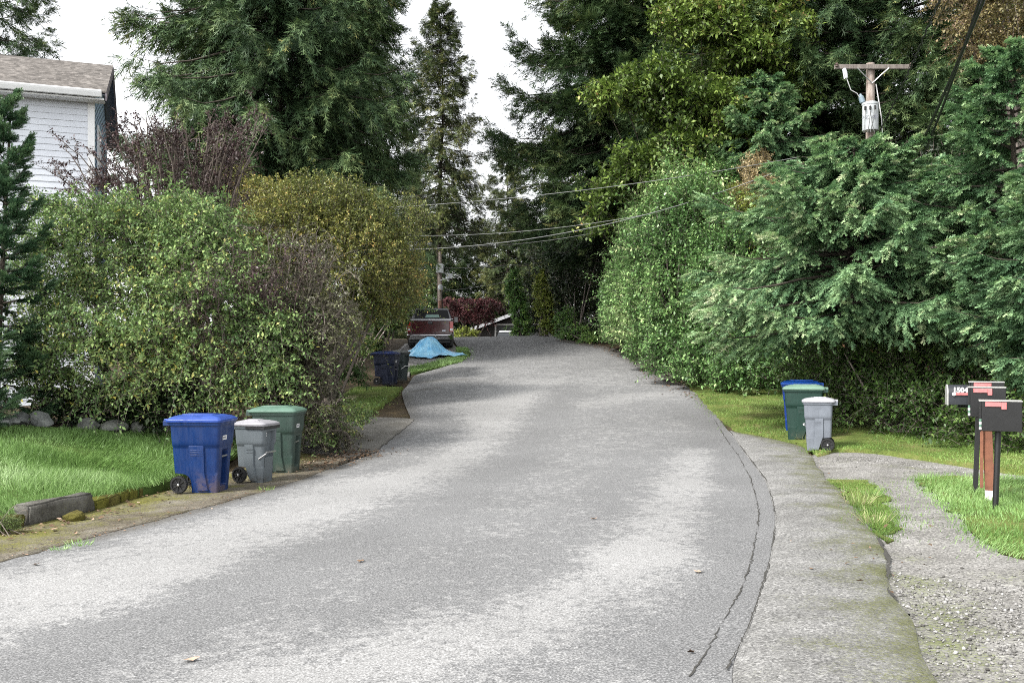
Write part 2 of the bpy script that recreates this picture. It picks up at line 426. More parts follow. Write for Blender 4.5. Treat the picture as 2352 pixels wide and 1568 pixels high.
def bush(name, label, base, lobes, n, mat, seed, ln=.4, nl=10, leaf=.09, tmpl=LEAF, grav=.25, cat_='shrub', bumpy=.16, depth=.3,
         group=None, stems=7, bark=None, updir=.45, spread=.9, trunk=False, updn=.5, stem_r=.045, stream=.05):
    r = np.random.default_rng(seed)
    root = thing(name, label, cat_, base, 0, group)
    P, Nn = sample_lobes(lobes, n, seed, bumpy, depth)
    D = Nn * .8 + np.array([0, 0, updir]) + r.normal(0, .35, P.shape)
    P = P - norm(D) * ln * .6
    V, Fs, ti, tw = shoots(P, D, ln, nl, leaf, tmpl, seed + 5, grav, spread, updn=updn)
    if stream:
        P2, N2 = sample_lobes(lobes, int(n * stream), seed + 9, bumpy, .12)
        D2 = N2 * .8 + np.array([0, 0, .25]) + r.normal(0, .5, P2.shape)
        V2, F2, t2, tw2 = shoots(P2 - norm(D2) * ln * .8, D2, ln * 2.6, int(nl * 1.9), leaf * .95, tmpl, seed + 15, grav * 1.6, spread, updn=updn)
        V, Fs = cat([(V, Fs), (V2, F2)]); ti = np.concatenate([ti, t2]); tw = cat([tw, tw2])
    npmesh('crown' if trunk else 'foliage', V, Fs, mat, ti, root, world=True)
    # limbs from the base to the lobes
    lb = np.array(lobes); k = np.linspace(0, 1, 7)[None, :, None]
    idx = np.resize(np.arange(len(lb)), max(stems, len(lb)))
    e = lb[idx, :3] + r.normal(0, .35, (len(idx), 3)) * lb[idx, 3:6]
    b = np.array(base) + r.normal(0, .12, (len(idx), 3)) * np.array([1, 1, 0]); mid = b * .5 + e * .5 + r.normal(0, .2, e.shape); mid[:, 2] += .3
    path = b[:, None] * (1 - k) ** 2 + 2 * mid[:, None] * k * (1 - k) + e[:, None] * k ** 2
    parts = [tubes(path, stem_r, stem_r * .25, 6), tw]
    if trunk: pass
    npmesh('trunk' if trunk else 'stems', *cat(parts), bark or BARKG, parent=root, world=True, smooth=True)
    return root

def arch_shrub(name, label, base, tips, mat, seed, twigs=14, tl=.6, nl=9, leaf=.05, grav=.5, cat_='shrub', r0=.03, bark=None, rise=1.0, sub=5, spread=.8):
    """long arching stems carrying thin twigs with small leaves; tips (n,3)"""
    r = np.random.default_rng(seed); tips = np.asarray(tips, float); n = len(tips)
    root = thing(name, label, cat_, base, 0)
    b = np.array(base) + r.normal(0, .1, (n, 3)) * np.array([1, 1, 0])
    mid = b * .45 + tips * .55 + r.normal(0, .18, tips.shape); mid[:, 2] = np.maximum(b[:, 2] * .2 + tips[:, 2] * .8, mid[:, 2]) + rise * r.uniform(.2, 1, n)
    k = np.linspace(0, 1, 12)[None, :, None]
    path = b[:, None] * (1 - k) ** 2 + 2 * mid[:, None] * k * (1 - k) + tips[:, None] * k ** 2
    path += .03 * np.sin(np.arange(12)[None, :, None] * 1.7 + r.uniform(0, 6, (n, 1, 3)))
    i = np.repeat(np.arange(n), twigs); t = r.uniform(.3, 1, len(i)) ** .8
    def at(i, t):
        f = t * 11; j = np.minimum(f.astype(int), 10); w = (f - j)[:, None]
        return path[i, j] * (1 - w) + path[i, j + 1] * w, norm(path[i, j + 1] - path[i, j])
    p, tg = at(i, t)
    d = norm(tg * .7 + r.normal(0, .6, p.shape) + np.array([0, 0, .15])); l = tl * r.uniform(.4, 1.3, len(i))
    kk = np.linspace(0, 1, 5)
    tw = p[:, None] + d[:, None] * (l[:, None] * kk)[..., None]; tw[..., 2] -= grav * l[:, None] * kk ** 2 * .6
    # sub twigs carry the leaves
    i2 = np.repeat(np.arange(len(i)), sub); t2 = r.uniform(.2, 1, len(i2))
    p2 = p[i2] + d[i2] * (l[i2] * t2)[:, None]; p2[:, 2] -= grav * l[i2] * t2 ** 2 * .6
    d2 = norm(d[i2] * .6 + r.normal(0, .6, p2.shape))
    V, Fs, ti, tw2 = shoots(p2, d2, tl * .38, nl, leaf, LEAF, seed + 3, grav, spread)
    npmesh('foliage', V, Fs, mat, ti, root, world=True)
    npmesh('stems', *cat([tubes(path, r0, r0 * .22, 6), tubes(tw, r0 * .24, r0 * .1, 4), tw2]), bark or TWIG, parent=root, world=True, smooth=True)
    return root

# ------------------------------------------------------------------ world, sun, camera
w = bpy.data.worlds.new('World'); scene.world = w; w.use_nodes = True
nt = w.node_tree; bg = nt.nodes['Background']
sky = nt.nodes.new('ShaderNodeTexSky'); sky.sky_type = 'NISHITA'; sky.sun_disc = False
SUN_EL, SUN_AZ = rad(48), rad(232)          # behind the camera, to the left, through thin cloud
sky.sun_elevation = SUN_EL; sky.sun_rotation = SUN_AZ
sky.air_density = 1.0; sky.dust_density = 1.5; sky.ozone_density = 1
hs = nt.nodes.new('ShaderNodeHueSaturation'); hs.inputs['Saturation'].default_value = .10
nt.links.new(sky.outputs[0], hs.inputs['Color']); nt.links.new(hs.outputs[0], bg.inputs[0])
bg.inputs[1].default_value = .125
sl = bpy.data.lights.new('sun', 'SUN'); sl.energy = 1.5; sl.angle = rad(10); sl.color = (1, .96, .9)
so = bpy.data.objects.new('sun', sl); COL.objects.link(so)
sd = Vector((math.sin(SUN_AZ) * math.cos(SUN_EL), math.cos(SUN_AZ) * math.cos(SUN_EL), math.sin(SUN_EL)))
so.rotation_euler = sd.to_track_quat('Z', 'Y').to_euler(); so.location = (-20, -20, 40)
cam = bpy.data.cameras.new('camera'); cam.sensor_width = 36; cam.lens = 36 * F_ / 2352; cam.shift_y = (HZ - 784) / 2352
cam.clip_end = 2000; cam.clip_start = .1
co = bpy.data.objects.new('camera', cam); COL.objects.link(co); co.location = (0, 0, CAMZ); co.rotation_euler = (rad(90), 0, 0)
scene.camera = co
vs = scene.view_settings; vs.view_transform = 'Standard'; vs.look = 'None'; vs.gamma = 1; vs.exposure = 1.8
scene.cycles.max_bounces = 6; scene.cycles.diffuse_bounces = 1; scene.cycles.filter_width = 1.0; scene.render.filter_size = 1.0; scene.cycles.transparent_max_bounces = 4
scene.cycles.use_denoising = False

# ------------------------------------------------------------------ ground sheets
def grid_sheet(name, xs, ys, zfn, mat, kind='structure'):
    X, Y = np.meshgrid(xs, ys); Z = zfn(X, Y)
    V = np.stack([X, Y, Z], -1).reshape(-1, 3); a, b = len(xs), len(ys)
    j, i = np.meshgrid(np.arange(b - 1), np.arange(a - 1), indexing='ij')
    k = (j * a + i).ravel(); Fq = np.stack([k, k + 1, k + a + 1, k + a], -1)
    return tag(npmesh(name, V, Fq, mat, smooth=True), kind=kind)
xs = np.concatenate([np.arange(-400, -40, 30), np.arange(-40, -14, 2), np.arange(-14, 14, .4), np.arange(14, 40, 2), np.arange(40, 401, 30)])
ys = np.concatenate([np.arange(-40, 0, 4), np.arange(0, 64, .4), np.arange(64, 110, 3), np.arange(110, 400, 20)])
MGROUND = M_ground('forest_floor', [(.3, (.028, .022, .014)), (.5, (.055, .042, .026)), (.7, (.09, .065, .035))], 2.5, 40, (.5, 1.6), moss=((.05, .07, .015), .6))
grid_sheet('ground', xs, ys, lambda X, Y: G(X, Y) - .06, MGROUND)

def inside(P, poly):
    x, y = P[:, 0], P[:, 1]; c = np.zeros(len(P), bool); n = len(poly)
    for i in range(n):
        (x0, y0), (x1, y1) = poly[i], poly[i - 1]
        cond = ((y0 > y) != (y1 > y)); c ^= cond & (x < (x1 - x0) * (y - y0) / (y1 - y0 + 1e-12) + x0)
    return c
def wobble(poly, step, amp, seed):
    r = np.random.default_rng(seed); out = []
    for i in range(len(poly)):
        a = np.array(poly[i]); b = np.array(poly[(i + 1) % len(poly)]); m = max(1, int(np.linalg.norm(b - a) / step))
        for k in range(m): out.append(a + (b - a) * k / m + r.normal(0, amp, 2))
    return out
def sheet(name, poly, dz, mat, step=.25, amp=.03, seed=0, att=None, zfn=None, kind='structure', shrink=0):
    if shrink:
        c_ = np.mean(np.array(poly), 0); poly = [tuple(np.array(p) + (c_ - np.array(p)) / np.linalg.norm(c_ - np.array(p)) * shrink) for p in poly]
    poly = wobble(poly, step, amp, seed)
    A = np.array(poly); lo, hi_ = A.min(0), A.max(0)
    gx, gy = np.meshgrid(np.arange(lo[0], hi_[0], step), np.arange(lo[1], hi_[1], step))
    Q = np.stack([gx.ravel(), gy.ravel()], -1) + np.random.default_rng(seed).uniform(-.1, .1, (gx.size, 2)) * step
    Q = Q[inside(Q, poly)]
    pts = [Vector(p) for p in A] + [Vector(p) for p in Q]
    ed = [(i, (i + 1) % len(A)) for i in range(len(A))]
    vo, eo, fo, *_ = delaunay_2d_cdt(pts, ed, [], 1, 1e-5)
    V = np.array([(v.x, v.y) for v in vo]); z = (zfn or G)(V[:, 0], V[:, 1]) + dz
    Fq = np.array([f for f in fo if len(f) == 3])
    e1 = V[Fq[:, 1]] - V[Fq[:, 0]]; e2 = V[Fq[:, 2]] - V[Fq[:, 0]]
    fl = (e1[:, 0] * e2[:, 1] - e1[:, 1] * e2[:, 0]) < 0; Fq[fl] = Fq[fl][:, ::-1]
    V3 = np.column_stack([V, z]); m = len(V3); n = len(A)
    V3 = np.vstack([V3, V3[:n] - np.array([0, 0, .14])]); q = np.arange(n); q2 = (q + 1) % n
    Fq = np.vstack([Fq, np.stack([q, m + q, q2], -1), np.stack([q2, m + q, m + q2], -1)])
    return tag(npmesh(name, V3, Fq, mat, smooth=False, uvatt={k: f(V3) for k, f in (att or {}).items()}), kind=kind)

# road: one strip between its two edges; 'dry' and 'stain' are the dried and the wet asphalt; dry also paints the shaded far end lighter
ry = np.concatenate([np.arange(-12, 2, 1.0), np.arange(2, 62, .12), np.arange(62, 96, .5)]); nt_ = 90
T = np.linspace(0, 1, nt_)
RX = xl(ry)[:, None] * (1 - T) + xr(ry)[:, None] * T; RY = np.repeat(ry[:, None], nt_, 1)
RP = np.stack([RX, RY], -1).reshape(-1, 2)
def stroke(P, px, width, fn=h0):
    pts = np.array([fn(*p) for p in px]); best = np.full(len(P), 1e9)
    for a, b in zip(pts[:-1], pts[1:]):
        ab = b - a; t = np.clip(((P - a) @ ab) / (ab @ ab + 1e-9), 0, 1)
        best = np.minimum(best, np.linalg.norm(P - a - ab * t[:, None], axis=1))
    return np.exp(-(best / width) ** 2)
dry = np.full(len(RP), .30) + .22 * sstep((RP[:, 1] - 24) / 8)  # second term paints the far road lighter, against the tree shade there
for px, wd, a in [([(-300,1400),(0,1372),(300,1300),(610,1195),(820,1125),(1000,1060),(1110,975),(1180,900)], .95, .62),
                  ([(-300,1560),(0,1450),(240,1380),(420,1310)], .45, .28),
                  ([(700,1568),(950,1530),(1180,1440),(1380,1350),(1480,1275)], .52, .5),
                  ([(1480,1275),(1500,1220),(1560,1140),(1590,1075),(1610,1035)], .45, .5),
                  ([(420,1568),(700,1480),(900,1440)], .5, .22), ([(1500,1100),(1650,1120)], .4, .2),
                  ([(1340,930),(1420,915),(1520,905)], .8, .4), ([(1020,950),(1180,890),(1290,880)], 1.1, .32),
                  ([(1560,975),(1640,990)], .5, .2), ([(1100,1180),(1300,1060),(1400,980)], .8, .12)]:
    dry += a * stroke(RP, px, wd)
for px, wd, a in [([(0,1568),(300,1440),(700,1290),(1000,1180),(1180,1060),(1260,960),(1310,880)], .50, .30),
                  ([(900,1400),(1200,1270),(1420,1160),(1450,1040)], .5, .12),
                  ([(1630,1500),(1715,1380),(1740,1240),(1730,1140),(1660,1020),(1600,930)], .42, .38),
                  ([(870,1080),(1010,1030),(1060,980),(1000,955)], .55, .35), ([(1000,930),(1040,870),(1110,820)], 1.6, .16),
                  ([(1150,800),(1300,800),(1420,830)], 4, .12), ([(0,1290),(400,1186),(700,1100)], .35, .3)]:
    dry -= a * stroke(RP, px, wd)
stain = 0 * dry
for px, wd, a in [([(950,880),(1010,873),(1070,871)], .25, .5), ([(1560,880),(1480,832),(1400,798),(1300,783)], .55, 1.0),
                  ([(1600,905),(1645,950)], .25, .6), ([(900,1005),(945,955),(925,905)], .35, .5), ([(200,1240),(500,1158),(860,1045)], .2, .7),
                  ([(940,900),(1000,890)], .3, .5)]:
    stain = np.maximum(stain, a * stroke(RP, px, wd))
RZ = G0(RX, RY).reshape(-1)
V = np.column_stack([RP, RZ]); a_, b_ = nt_, len(ry)
j, i = np.meshgrid(np.arange(b_ - 1), np.arange(a_ - 1), indexing='ij'); k_ = (j * a_ + i).ravel()
tag(npmesh('road', V, np.stack([k_, k_ + 1, k_ + a_ + 1, k_ + a_], -1), M_road(), smooth=True, uvatt={'dry': dry, 'stain': stain}), kind='structure')  # dry: dried asphalt plus the painted lightening of the far road

# raised asphalt shoulder on the right
SH = [(1705,995),(1770,1006),(1853,1028),(1871,1059),(1892,1094),(1932,1129),(1967,1172),(2015,1233),(2041,1290),(2041,1356),(2097,1421),(2119,1517),(2135,1568)]
SHp = [h0(*p) for p in SH]
sh_t = table([(1.5 if False else 2.2, -12), (1.95, 2.0)] + SHp[::-1] + [(xr(SHp[0][1] + .5), SHp[0][1] + .5)] + [(xr(q) + .02, q) for q in (25, 40, 60)])
sy = np.arange(-4, SHp[0][1] + .5, .1); TT = np.array([0, .03, .07, .12, .2, .3, .42, .54, .66, .78, .9, .97, 1.0])
SX = xr(sy)[:, None] + (np.maximum(sh_t(sy) - xr(sy), .05))[:, None] * TT
hump = np.array([-.005, .012, .022, .03, .036, .04, .041, .04, .036, .03, .022, .012, .0])
fade = np.clip((sh_t(sy) - xr(sy)) / 1.0, .15, 1)[:, None]
jit = nz(np.stack([SX.ravel(), np.repeat(sy, len(TT)), 0 * SX.ravel()], -1), 4, 3).reshape(SX.shape)
SX = SX + .018 * jit * (TT > 0)
SZ = G0(SX, sy[:, None]) + hump * fade + .0015 * jit
V = np.stack([SX, np.repeat(sy[:, None], len(TT), 1), SZ], -1).reshape(-1, 3)
a_, b_ = len(TT), len(sy); j, i = np.meshgrid(np.arange(b_ - 1), np.arange(a_ - 1), indexing='ij'); k_ = (j * a_ + i).ravel()
mossv = np.tile(TT, len(sy)) * 1.1 - .25
MSH = M_ground('old_asphalt', [(.3, (.14, .138, .133)), (.5, (.185, .183, .177)), (.7, (.24, .237, .23))], 1.6, 60, (.5, 1.55), moss=((.085, .092, .022), .54), moss_att='moss', bs=1.0, vor=58)
tag(npmesh('road_shoulder', V, np.stack([k_, k_ + 1, k_ + a_ + 1, k_ + a_], -1), MSH, smooth=True, uvatt={'moss': mossv}), kind='structure')

# loose gravel drive on the right, running behind the mailboxes
DR = [(2.0,-4),(1.9,2.0)] + [(x - .03, y) for x, y in SHp[::-1] if y < 17.5] + hits([(1860,1046),(1915,1030),(2000,1036),(2120,1052),(2240,1070),(2420,1100)]) + [(14,13),(16,6),(16,-4)]
MGR = M_ground('gravel', [(.3, (.14, .135, .126)), (.5, (.195, .189, .178)), (.7, (.27, .263, .25))], 1.4, 48, (.45, 1.65), moss=((.105, .125, .03), .56), moss_att='moss', vor=58, bs=1.0)
sheet('gravel_drive', DR, -.012, MGR, .14, .02, 3, att={'moss': lambda V: np.exp(-((V[:, 0] - sh_t(V[:, 1]) - .22) / .30) ** 2) * sstep((8.2 - V[:, 1]) / 1.5) * .72 + .25 * np.exp(-((V[:, 0] - sh_t(V[:, 1]) - 1.6) / .5) ** 2)})
# concrete apron and verge on the left
APR = [h0(*p) for p in [(953,962),(861,1040),(800,1052),(690,1040),(660,1010),(720,975),(840,958)]]
MCON = M_ground('concrete', [(.3, (.11, .104, .09)), (.6, (.17, .163, .148)), (.8, (.22, .213, .2))], 1.5, 90, (.75, 1.25), moss=((.09, .085, .02), .66), vor=110, bs=.35)
sheet('driveway_apron', APR, .012, MCON, .2, .02, 5)
VG = [(x + .04, y) for x, y in LE if -8 < y < 17.6][:]
VG = sorted(VG, key=lambda p: p[1])
kerb = lambda y: xl(y) - 1.32
yv = np.arange(2, 14.6, .5)
LV = [(xl(2) + .02, 1.0)] + VG + hits([(800,1052),(690,1040),(640,1045)]) + [(kerb(q) - .12, q) for q in yv[::-1]]
MVG = M_ground('mossy_verge', [(.3, (.07, .058, .042)), (.5, (.125, .11, .085)), (.72, (.18, .165, .14))], 2.2, 60, (.55, 1.5), moss=((.135, .135, .02), .50), moss_att='moss', bs=.8, vor=60)
sheet('roadside_verge', LV, .006, MVG, .2, .025, 6, att={'moss': lambda V: np.clip((xl(V[:, 1]) - V[:, 0]) / 1.3, 0, 1) * .9 - np.clip((V[:, 1] - 12.6) / 2, 0, 1) * .35})

MSOIL = M_ground('lawn_soil', [(.3, (.03, .05, .012)), (.5, (.05, .085, .018)), (.7, (.08, .12, .025))], 2.0, 45, (.6, 1.4))
MSOILD = M_ground('dry_lawn_soil', [(.3, (.05, .07, .018)), (.5, (.10, .13, .03)), (.7, (.16, .15, .06))], 1.6, 45, (.6, 1.5))
LAWN = [(kerb(q) - .16, q) for q in np.arange(3, 13.6, .5)] + hits([(560,1040),(520,1012),(400,1016),(300,1010),(200,1004),(100,998),(0,992),(-160,985)]) + [(-14, 8), (-12, 3)]
lawn_z = lambda x, y: G(x, y) + .13
LAWNO = sheet('lawn', LAWN, .0, MSOIL, .3, .01, 7, zfn=lawn_z)
verge_z = lambda x, y: G(x, y) + .02 + .04 * sstep((x - sh_t(y)) / .8)
VR = hits([(1585,890),(1646,954),(1705,993),(1770,1004),(1850,1026),(1880,1048),(1915,1036),(2000,1040),(2120,1056),(2240,1074),(2420,1103)]) + [(13, 15), (10.5, 22), (9.2, 27.5), (6.2, 30)]
sheet('grass_verge', VR, .0, MSOILD, .3, .03, 8, zfn=verge_z)
ISL = hits([(1885,1098),(1990,1100),(2035,1130),(2060,1168),(2062,1215),(2050,1250),(2020,1236),(1970,1174),(1932,1130)])
sheet('grass_island', ISL, .002, MSOILD, .15, .05, 9, shrink=.10)
MBL = hits([(2092,1096),(2180,1088),(2420,1104)]) + [(11, 12), (9.2, 7.4), ] + hits([(2352,1290),(2270,1262),(2195,1213),(2160,1165),(2115,1130)])
sheet('mailbox_lawn', MBL, .002, MSOILD, .15, .05, 10, shrink=.16)
LG = hits([(700,1000),(760,985),(840,957),(915,903),(922,890),(820,888),(740,930),(690,975)])
sheet('roadside_lawn', LG, .02, MSOILD, .2, .03, 11)
CR = hits([(944,858),(1000,846),(1060,831),(1081,815),(1074,803),(1050,800),(1050,812),(1030,822),(990,836),(944,846)])
sheet('kerb_lawn', CR, .04, MSOIL, .2, .03, 12)
GP = hits([(938,862),(944,846),(990,836),(1030,822),(1050,812),(1048,797),(1040,790),(930,790),(900,830)])
MGP = M_ground('parking_gravel', [(.3, (.12, .115, .11)), (.5, (.2, .195, .19)), (.7, (.30, .295, .285))], 3, 30, (.45, 1.6), vor=22)
sheet('parking_gravel', GP, .016, MGP, .25, .03, 13)

# cracks where the road overlay meets the shoulder, and the broken shoulder edge
MCR = M_plain('crack_dirt', (.04, .038, .033), .95, 0, .4, 30)
def crack(px, wmin, wmax, seed, zf, fn=h0):
    r = np.random.default_rng(seed); pts = np.array([fn(*p) for p in px]); seg = []
    for a, b in zip(pts[:-1], pts[1:]):
        m = max(2, int(np.linalg.norm(b - a) / .05)); seg += [a + (b - a) * k / m for k in range(m)]
    s = np.array(seg); s = s + r.normal(0, .006, s.shape); d = norm(np.gradient(s, axis=0)); n = np.stack([-d[:, 1], d[:, 0]], -1)
    wd = np.clip(wmin + (wmax - wmin) * (.4 + .6 * nz(np.column_stack([s * 3, 0 * s[:, 0]]), 2, seed)) + r.normal(0, wmin * .4, len(s)), .001, None)
    A = s + n * wd[:, None] / 2; B = s - n * wd[:, None] / 2; P = np.stack([A, B], 1).reshape(-1, 2)
    V = np.column_stack([P, zf(P[:, 0], P[:, 1])]); k = np.arange(len(s) - 1) * 2
    tag(npmesh('pavement_crack', V, np.stack([k, k + 1, k + 3, k + 2], -1), MCR), kind='structure')
INN = [(1582,1556),(1618,1508),(1661,1425),(1700,1360),(1726,1290),(1739,1216),(1744,1181),(1737,1142),(1724,1098),(1696,1046),(1661,997),(1641,962)]
crack(INN, .004, .016, 1, lambda x, y: G0(x, y) + .005)
OUT = [(1668,1540),(1724,1434),(1772,1277),(1783,1190),(1774,1146),(1759,1102),(1724,1055),(1689,1006),(1650,958)]
crack(OUT, .004, .018, 2, lambda x, y: G0(x, y) + .012)
crack([(2016,1236),(2030,1262),(2042,1290),(2040,1325),(2041,1356),(2062,1386)], .012, .05, 4, lambda x, y: G0(x, y) + .012)
crack([(1757,1118),(1860,1116),(1930,1122)], .006, .02, 5, lambda x, y: G0(x, y) + .048)
crack([(1760,1140),(1830,1142)], .004, .012, 6, lambda x, y: G0(x, y) + .048)

# ------------------------------------------------------------------ wheeled carts
MTYRE = M_plain('tyre_rubber', (.012, .012, .013), .75, 0, .3, 30)
MRIM = M_plain('black_plastic', (.02, .02, .021), .5, 0, .3, 10)
MSTEEL = M_plain('zinc_steel', (.55, .55, .56), .35, .8, .15, 12)
MWHITE = M_plain('white_label', (.78, .78, .78), .6, 0, .04, 30)
MINK = M_plain('label_ink', (.12, .13, .16), .6, 0, .1, 30)
MPALE = M_plain('pale_bar', (.55, .56, .56), .45, 0, .1, 12)
def rrect(x0, x1, y0, y1, r, n=4):
    out = []
    for cx_, cy_, a0 in ((x1 - r, y1 - r, 0), (x0 + r, y1 - r, 90), (x0 + r, y0 + r, 180), (x1 - r, y0 + r, 270)):
        for k in range(n + 1):
            a = rad(a0 + 90 * k / n); out.append((cx_ + r * math.cos(a), cy_ + r * math.sin(a)))
    return out
def cart(name, label, px, rz, body_m, lid_m, small=False, H=1.15, group=None, dx=(0, 0), side=-1, black_band=False, cat_='bin', lid_label=True, tag_label=True, sink=0.0):
    """x is the front of the cart (grab bar), -x the wheels and handle"""
    x, y = px[0] + dx[0], px[1] + dx[1]
    root = thing(name, label, cat_, (x, y, float(G(x, y)) + .012 - sink), rz, group)
    k = H / 1.15
    if small: D, W = .54, .46
    else: D, W = .78, .66
    hb = H * .865                                      # rim height
    xb0, xf0, wb = -D * .19, D * .39, W * .37          # foot
    xb1, xf1, wt = -D * .46, D * .47, W * .49          # mouth
    wr = .118 * (k if not small else .98)
    zs = [0, .02, .06, .1, .14, .18, .215, .24, .26, .275, .30, .36, .45, .55, .62, .64, .66, .70, .74, .80, .90, 1.0]
    zstep = .64
    # front recess
    ra, rb = (.08, .60) if not small else (.44, .90)
    zs = sorted(set(zs + [ra, ra + .012, rb, rb - .012]))
    R = []
    for q in zs:
        z = q * hb; t = q
        xb = xb0 + (xb1 - xb0) * (.25 + .75 * t) if q > .26 else xb0
        xb = xb1 * (.86 + .14 * t) if q >= .275 else xb
        if q < .275:                                   # wheel arch
            zc = wr; rr = wr * 1.25; dz = z - zc
            arch = -D * .295 + (math.sqrt(max(rr * rr - dz * dz, 0)) if dz > 0 else rr)
            xb = arch
        xf = xf0 + (xf1 - xf0) * t; hw = wb + (wt - wb) * t
        if q < zstep: ins = .020
        elif q < zstep + .03: ins = .020 * (1 - (q - zstep) / .03)
        else: ins = 0
        ring = rrect(xb, xf - ins * .6, -hw + ins, hw - ins, .045 * (1 if q > .26 else .6), 4)
        # split the front edge so that the recess can be pressed in
        fr = []; hwf = W * (.19 if not small else .30)
        for p_ in (-hwf, -hwf + .012, hwf - .012, hwf):
            depth = (.085 if not small else .06) if (abs(p_) < hwf and ra < q < rb) else 0
            fr.append((xf - ins * .6 - depth, p_))
        ring = ring + fr                                # ring ends at (x1, -y) going up to (x1,+y): insert front points last
        R.append([(p[0], p[1], z) for p in ring])
    b = MB(); b.rings(R, True, True)
    # side panels standing proud of the lower walls, with raised rib lines for the moulded text
    for sg in (-1, 1):
        pr = []
        for q in (.03, .30, .60, .665):
            hw = wb + (wt - wb) * q + (.004 if q < .66 else .001); cxp = D * (.02 if not small else -.02); pw = D * .15 * (1 if q > .25 else .9)
            z = q * hb
            if q < .2: cxp += D * .10; pw *= .8
            a0 = [(cxp - pw, sg * (hw - .03), z), (cxp + pw, sg * (hw - .03), z), (cxp + pw - .012, sg * hw, z), (cxp - pw + .012, sg * hw, z)]
            pr.append(a0 if sg < 0 else a0[::-1])
        b.rings(pr)
        for q in (.60, .575, .55, .525):
            hw = wb + (wt - wb) * q + .004
            b.box((D * .02 - D * .115, sg * hw - .004, q * hb), (D * .02 + D * .115, sg * hw + .004, q * hb + .006))
    # rim roll and rear handle brackets
    rim = [[(p[0], p[1], hb - .05 * k + dz_) for p in rrect(xb1 - o, xf1 + o, -wt - o, wt + o, .05, 4)] for dz_, o in ((0, .0), (.004, .014), (.046, .018), (.05, .012))]
    b.rings(rim)
    for sg in (-1, 1):
        b.box((xb1 - .095 * k, sg * (wt - .035) - .02, hb - .055), (xb1 + .02, sg * (wt - .035) + .02, hb + .012))
    b.tube([(xb1 - .08 * k, -wt + .03, hb - .015), (xb1 - .08 * k, wt - .03, hb - .015)], .017, 10)
    body = b.build('body', body_m, root, True, .006, 2, 50)
    # lid
    l = MB(); o = .035; xr_ = xb1 - .055 * k; z0 = hb + .004
    prof = [(-.012, .0, .004), (.022, .0, 0), (.030, .0, .008), (.034, .0, .024), (.044, .0, .034), (.062 * k, .06, .07), (.083 * k, .16, .16)]
    LR = []
    for dz_, sx, ins in prof:
        LR.append([(p[0], p[1], z0 + dz_) for p in rrect(xr_ + ins * .8, xf1 + o - ins, -wt - o + ins, wt + o - ins, max(.02, .06 - ins * .2), 4)])
    l.rings(LR)
    l.box((xr_ + .16, -wt * .42, z0 + .07 * k), (xf1 - .17, wt * .42, z0 + .094 * k))
    l.box((xr_ + .12, -wt + .045, z0 + .04), (xf1 - .10, -wt + .075, z0 + .064)); l.box((xr_ + .12, wt - .075, z0 + .04), (xf1 - .10, wt - .045, z0 + .064))
    for sg in (-1, 1): l.box((xb1 - .10 * k, sg * (wt - .09) - .035, z0 - .02), (xr_ + .03, sg * (wt - .09) + .035, z0 + .034))
    lid = l.build('lid', lid_m, root, True, .007, 2, 50)
    if lid_label:
        s = MB().box((xf1 - .145, -wt * .38, z0 + .062 * k), (xf1 - .065, wt * .38, z0 + .0665 * k)); s.build('sticker', MWHITE, lid)
    if black_band:
        bb = MB(); bb.box((xf1 - .05, -wt - .02, hb - .055), (xf1 + .022, wt + .02, hb - .002)); bb.box((xf1 - .30, -wt - .019, hb - .05), (xf1 - .05, -wt + .0, hb - .012))
        bb.build('rim_band', MRIM, root, True, .005)
    # grab bar in the recess, house number label on the front
    xfb = xf0 + (xf1 - xf0) * ((ra + rb) * .5); zb_ = hb * (.50 if not small else .53)
    if small:
        xfb = xf0 + (xf1 - xf0) * .55
        gb = MB().tube([(xfb + .018, -W * .31, zb_), (xfb + .026, 0, zb_), (xfb + .018, W * .31, zb_)], .014, 8); gb.tube([(xfb + .02, -W * .33, zb_ - .02), (xfb - .09, -W * .40, zb_ - .1)], .012, 8)
        gb.build('grab_bar', MSTEEL if black_band else MPALE, root, True)
    else:
        xfb = xf0 + (xf1 - xf0) * .5
        MB().tube([(xfb - .03, -W * .188, zb_), (xfb - .03, W * .188, zb_)], .013, 8).build('grab_bar', MSTEEL, root, True)
        xr2 = lambda q: xf0 + (xf1 - xf0) * q - .012 - .0845
        dk = MB(); dk.add([(xr2(ra + .02), -W * .165, hb * (ra + .02)), (xr2(ra + .02), W * .165, hb * (ra + .02)), (xr2(rb - .02), W * .165, hb * (rb - .02)), (xr2(rb - .02), -W * .165, hb * (rb - .02))], [(0, 1, 2, 3)])
        dk.build('recess_sticker_shade', MRIM, root)  # black sheet: dark sticker plus the shade of the recess, painted in
    if tag_label:
        q = .74 if not small else .80
        xq = xf0 + (xf1 - xf0) * q + (.003 if not small else -.055)
        y0, y1 = (-W * .27, -W * .02) if not small else (-W * .24, -W * .04)
        tl = MB(); zq = hb * q
        sl_ = (xf1 - xf0) / hb
        tl.add([(xq, y0, zq), (xq, y1, zq), (xq + sl_ * .06, y1, zq + .06), (xq + sl_ * .06, y0, zq + .06)], [(0, 1, 2, 3)])
        lab = tl.build('number_label', MWHITE, root)
        ik = MB(); n = 4
        for j in range(n):
            ya = y0 + (y1 - y0) * (.12 + .2 * j)
            ik.add([(xq + .002 + sl_ * .015, ya, zq + .015), (xq + .002 + sl_ * .015, ya + .018, zq + .015), (xq + .002 + sl_ * .046, ya + .018, zq + .046), (xq + .002 + sl_ * .046, ya, zq + .046)], [(0, 1, 2, 3)])
        ik.build('digits', MINK, lab)
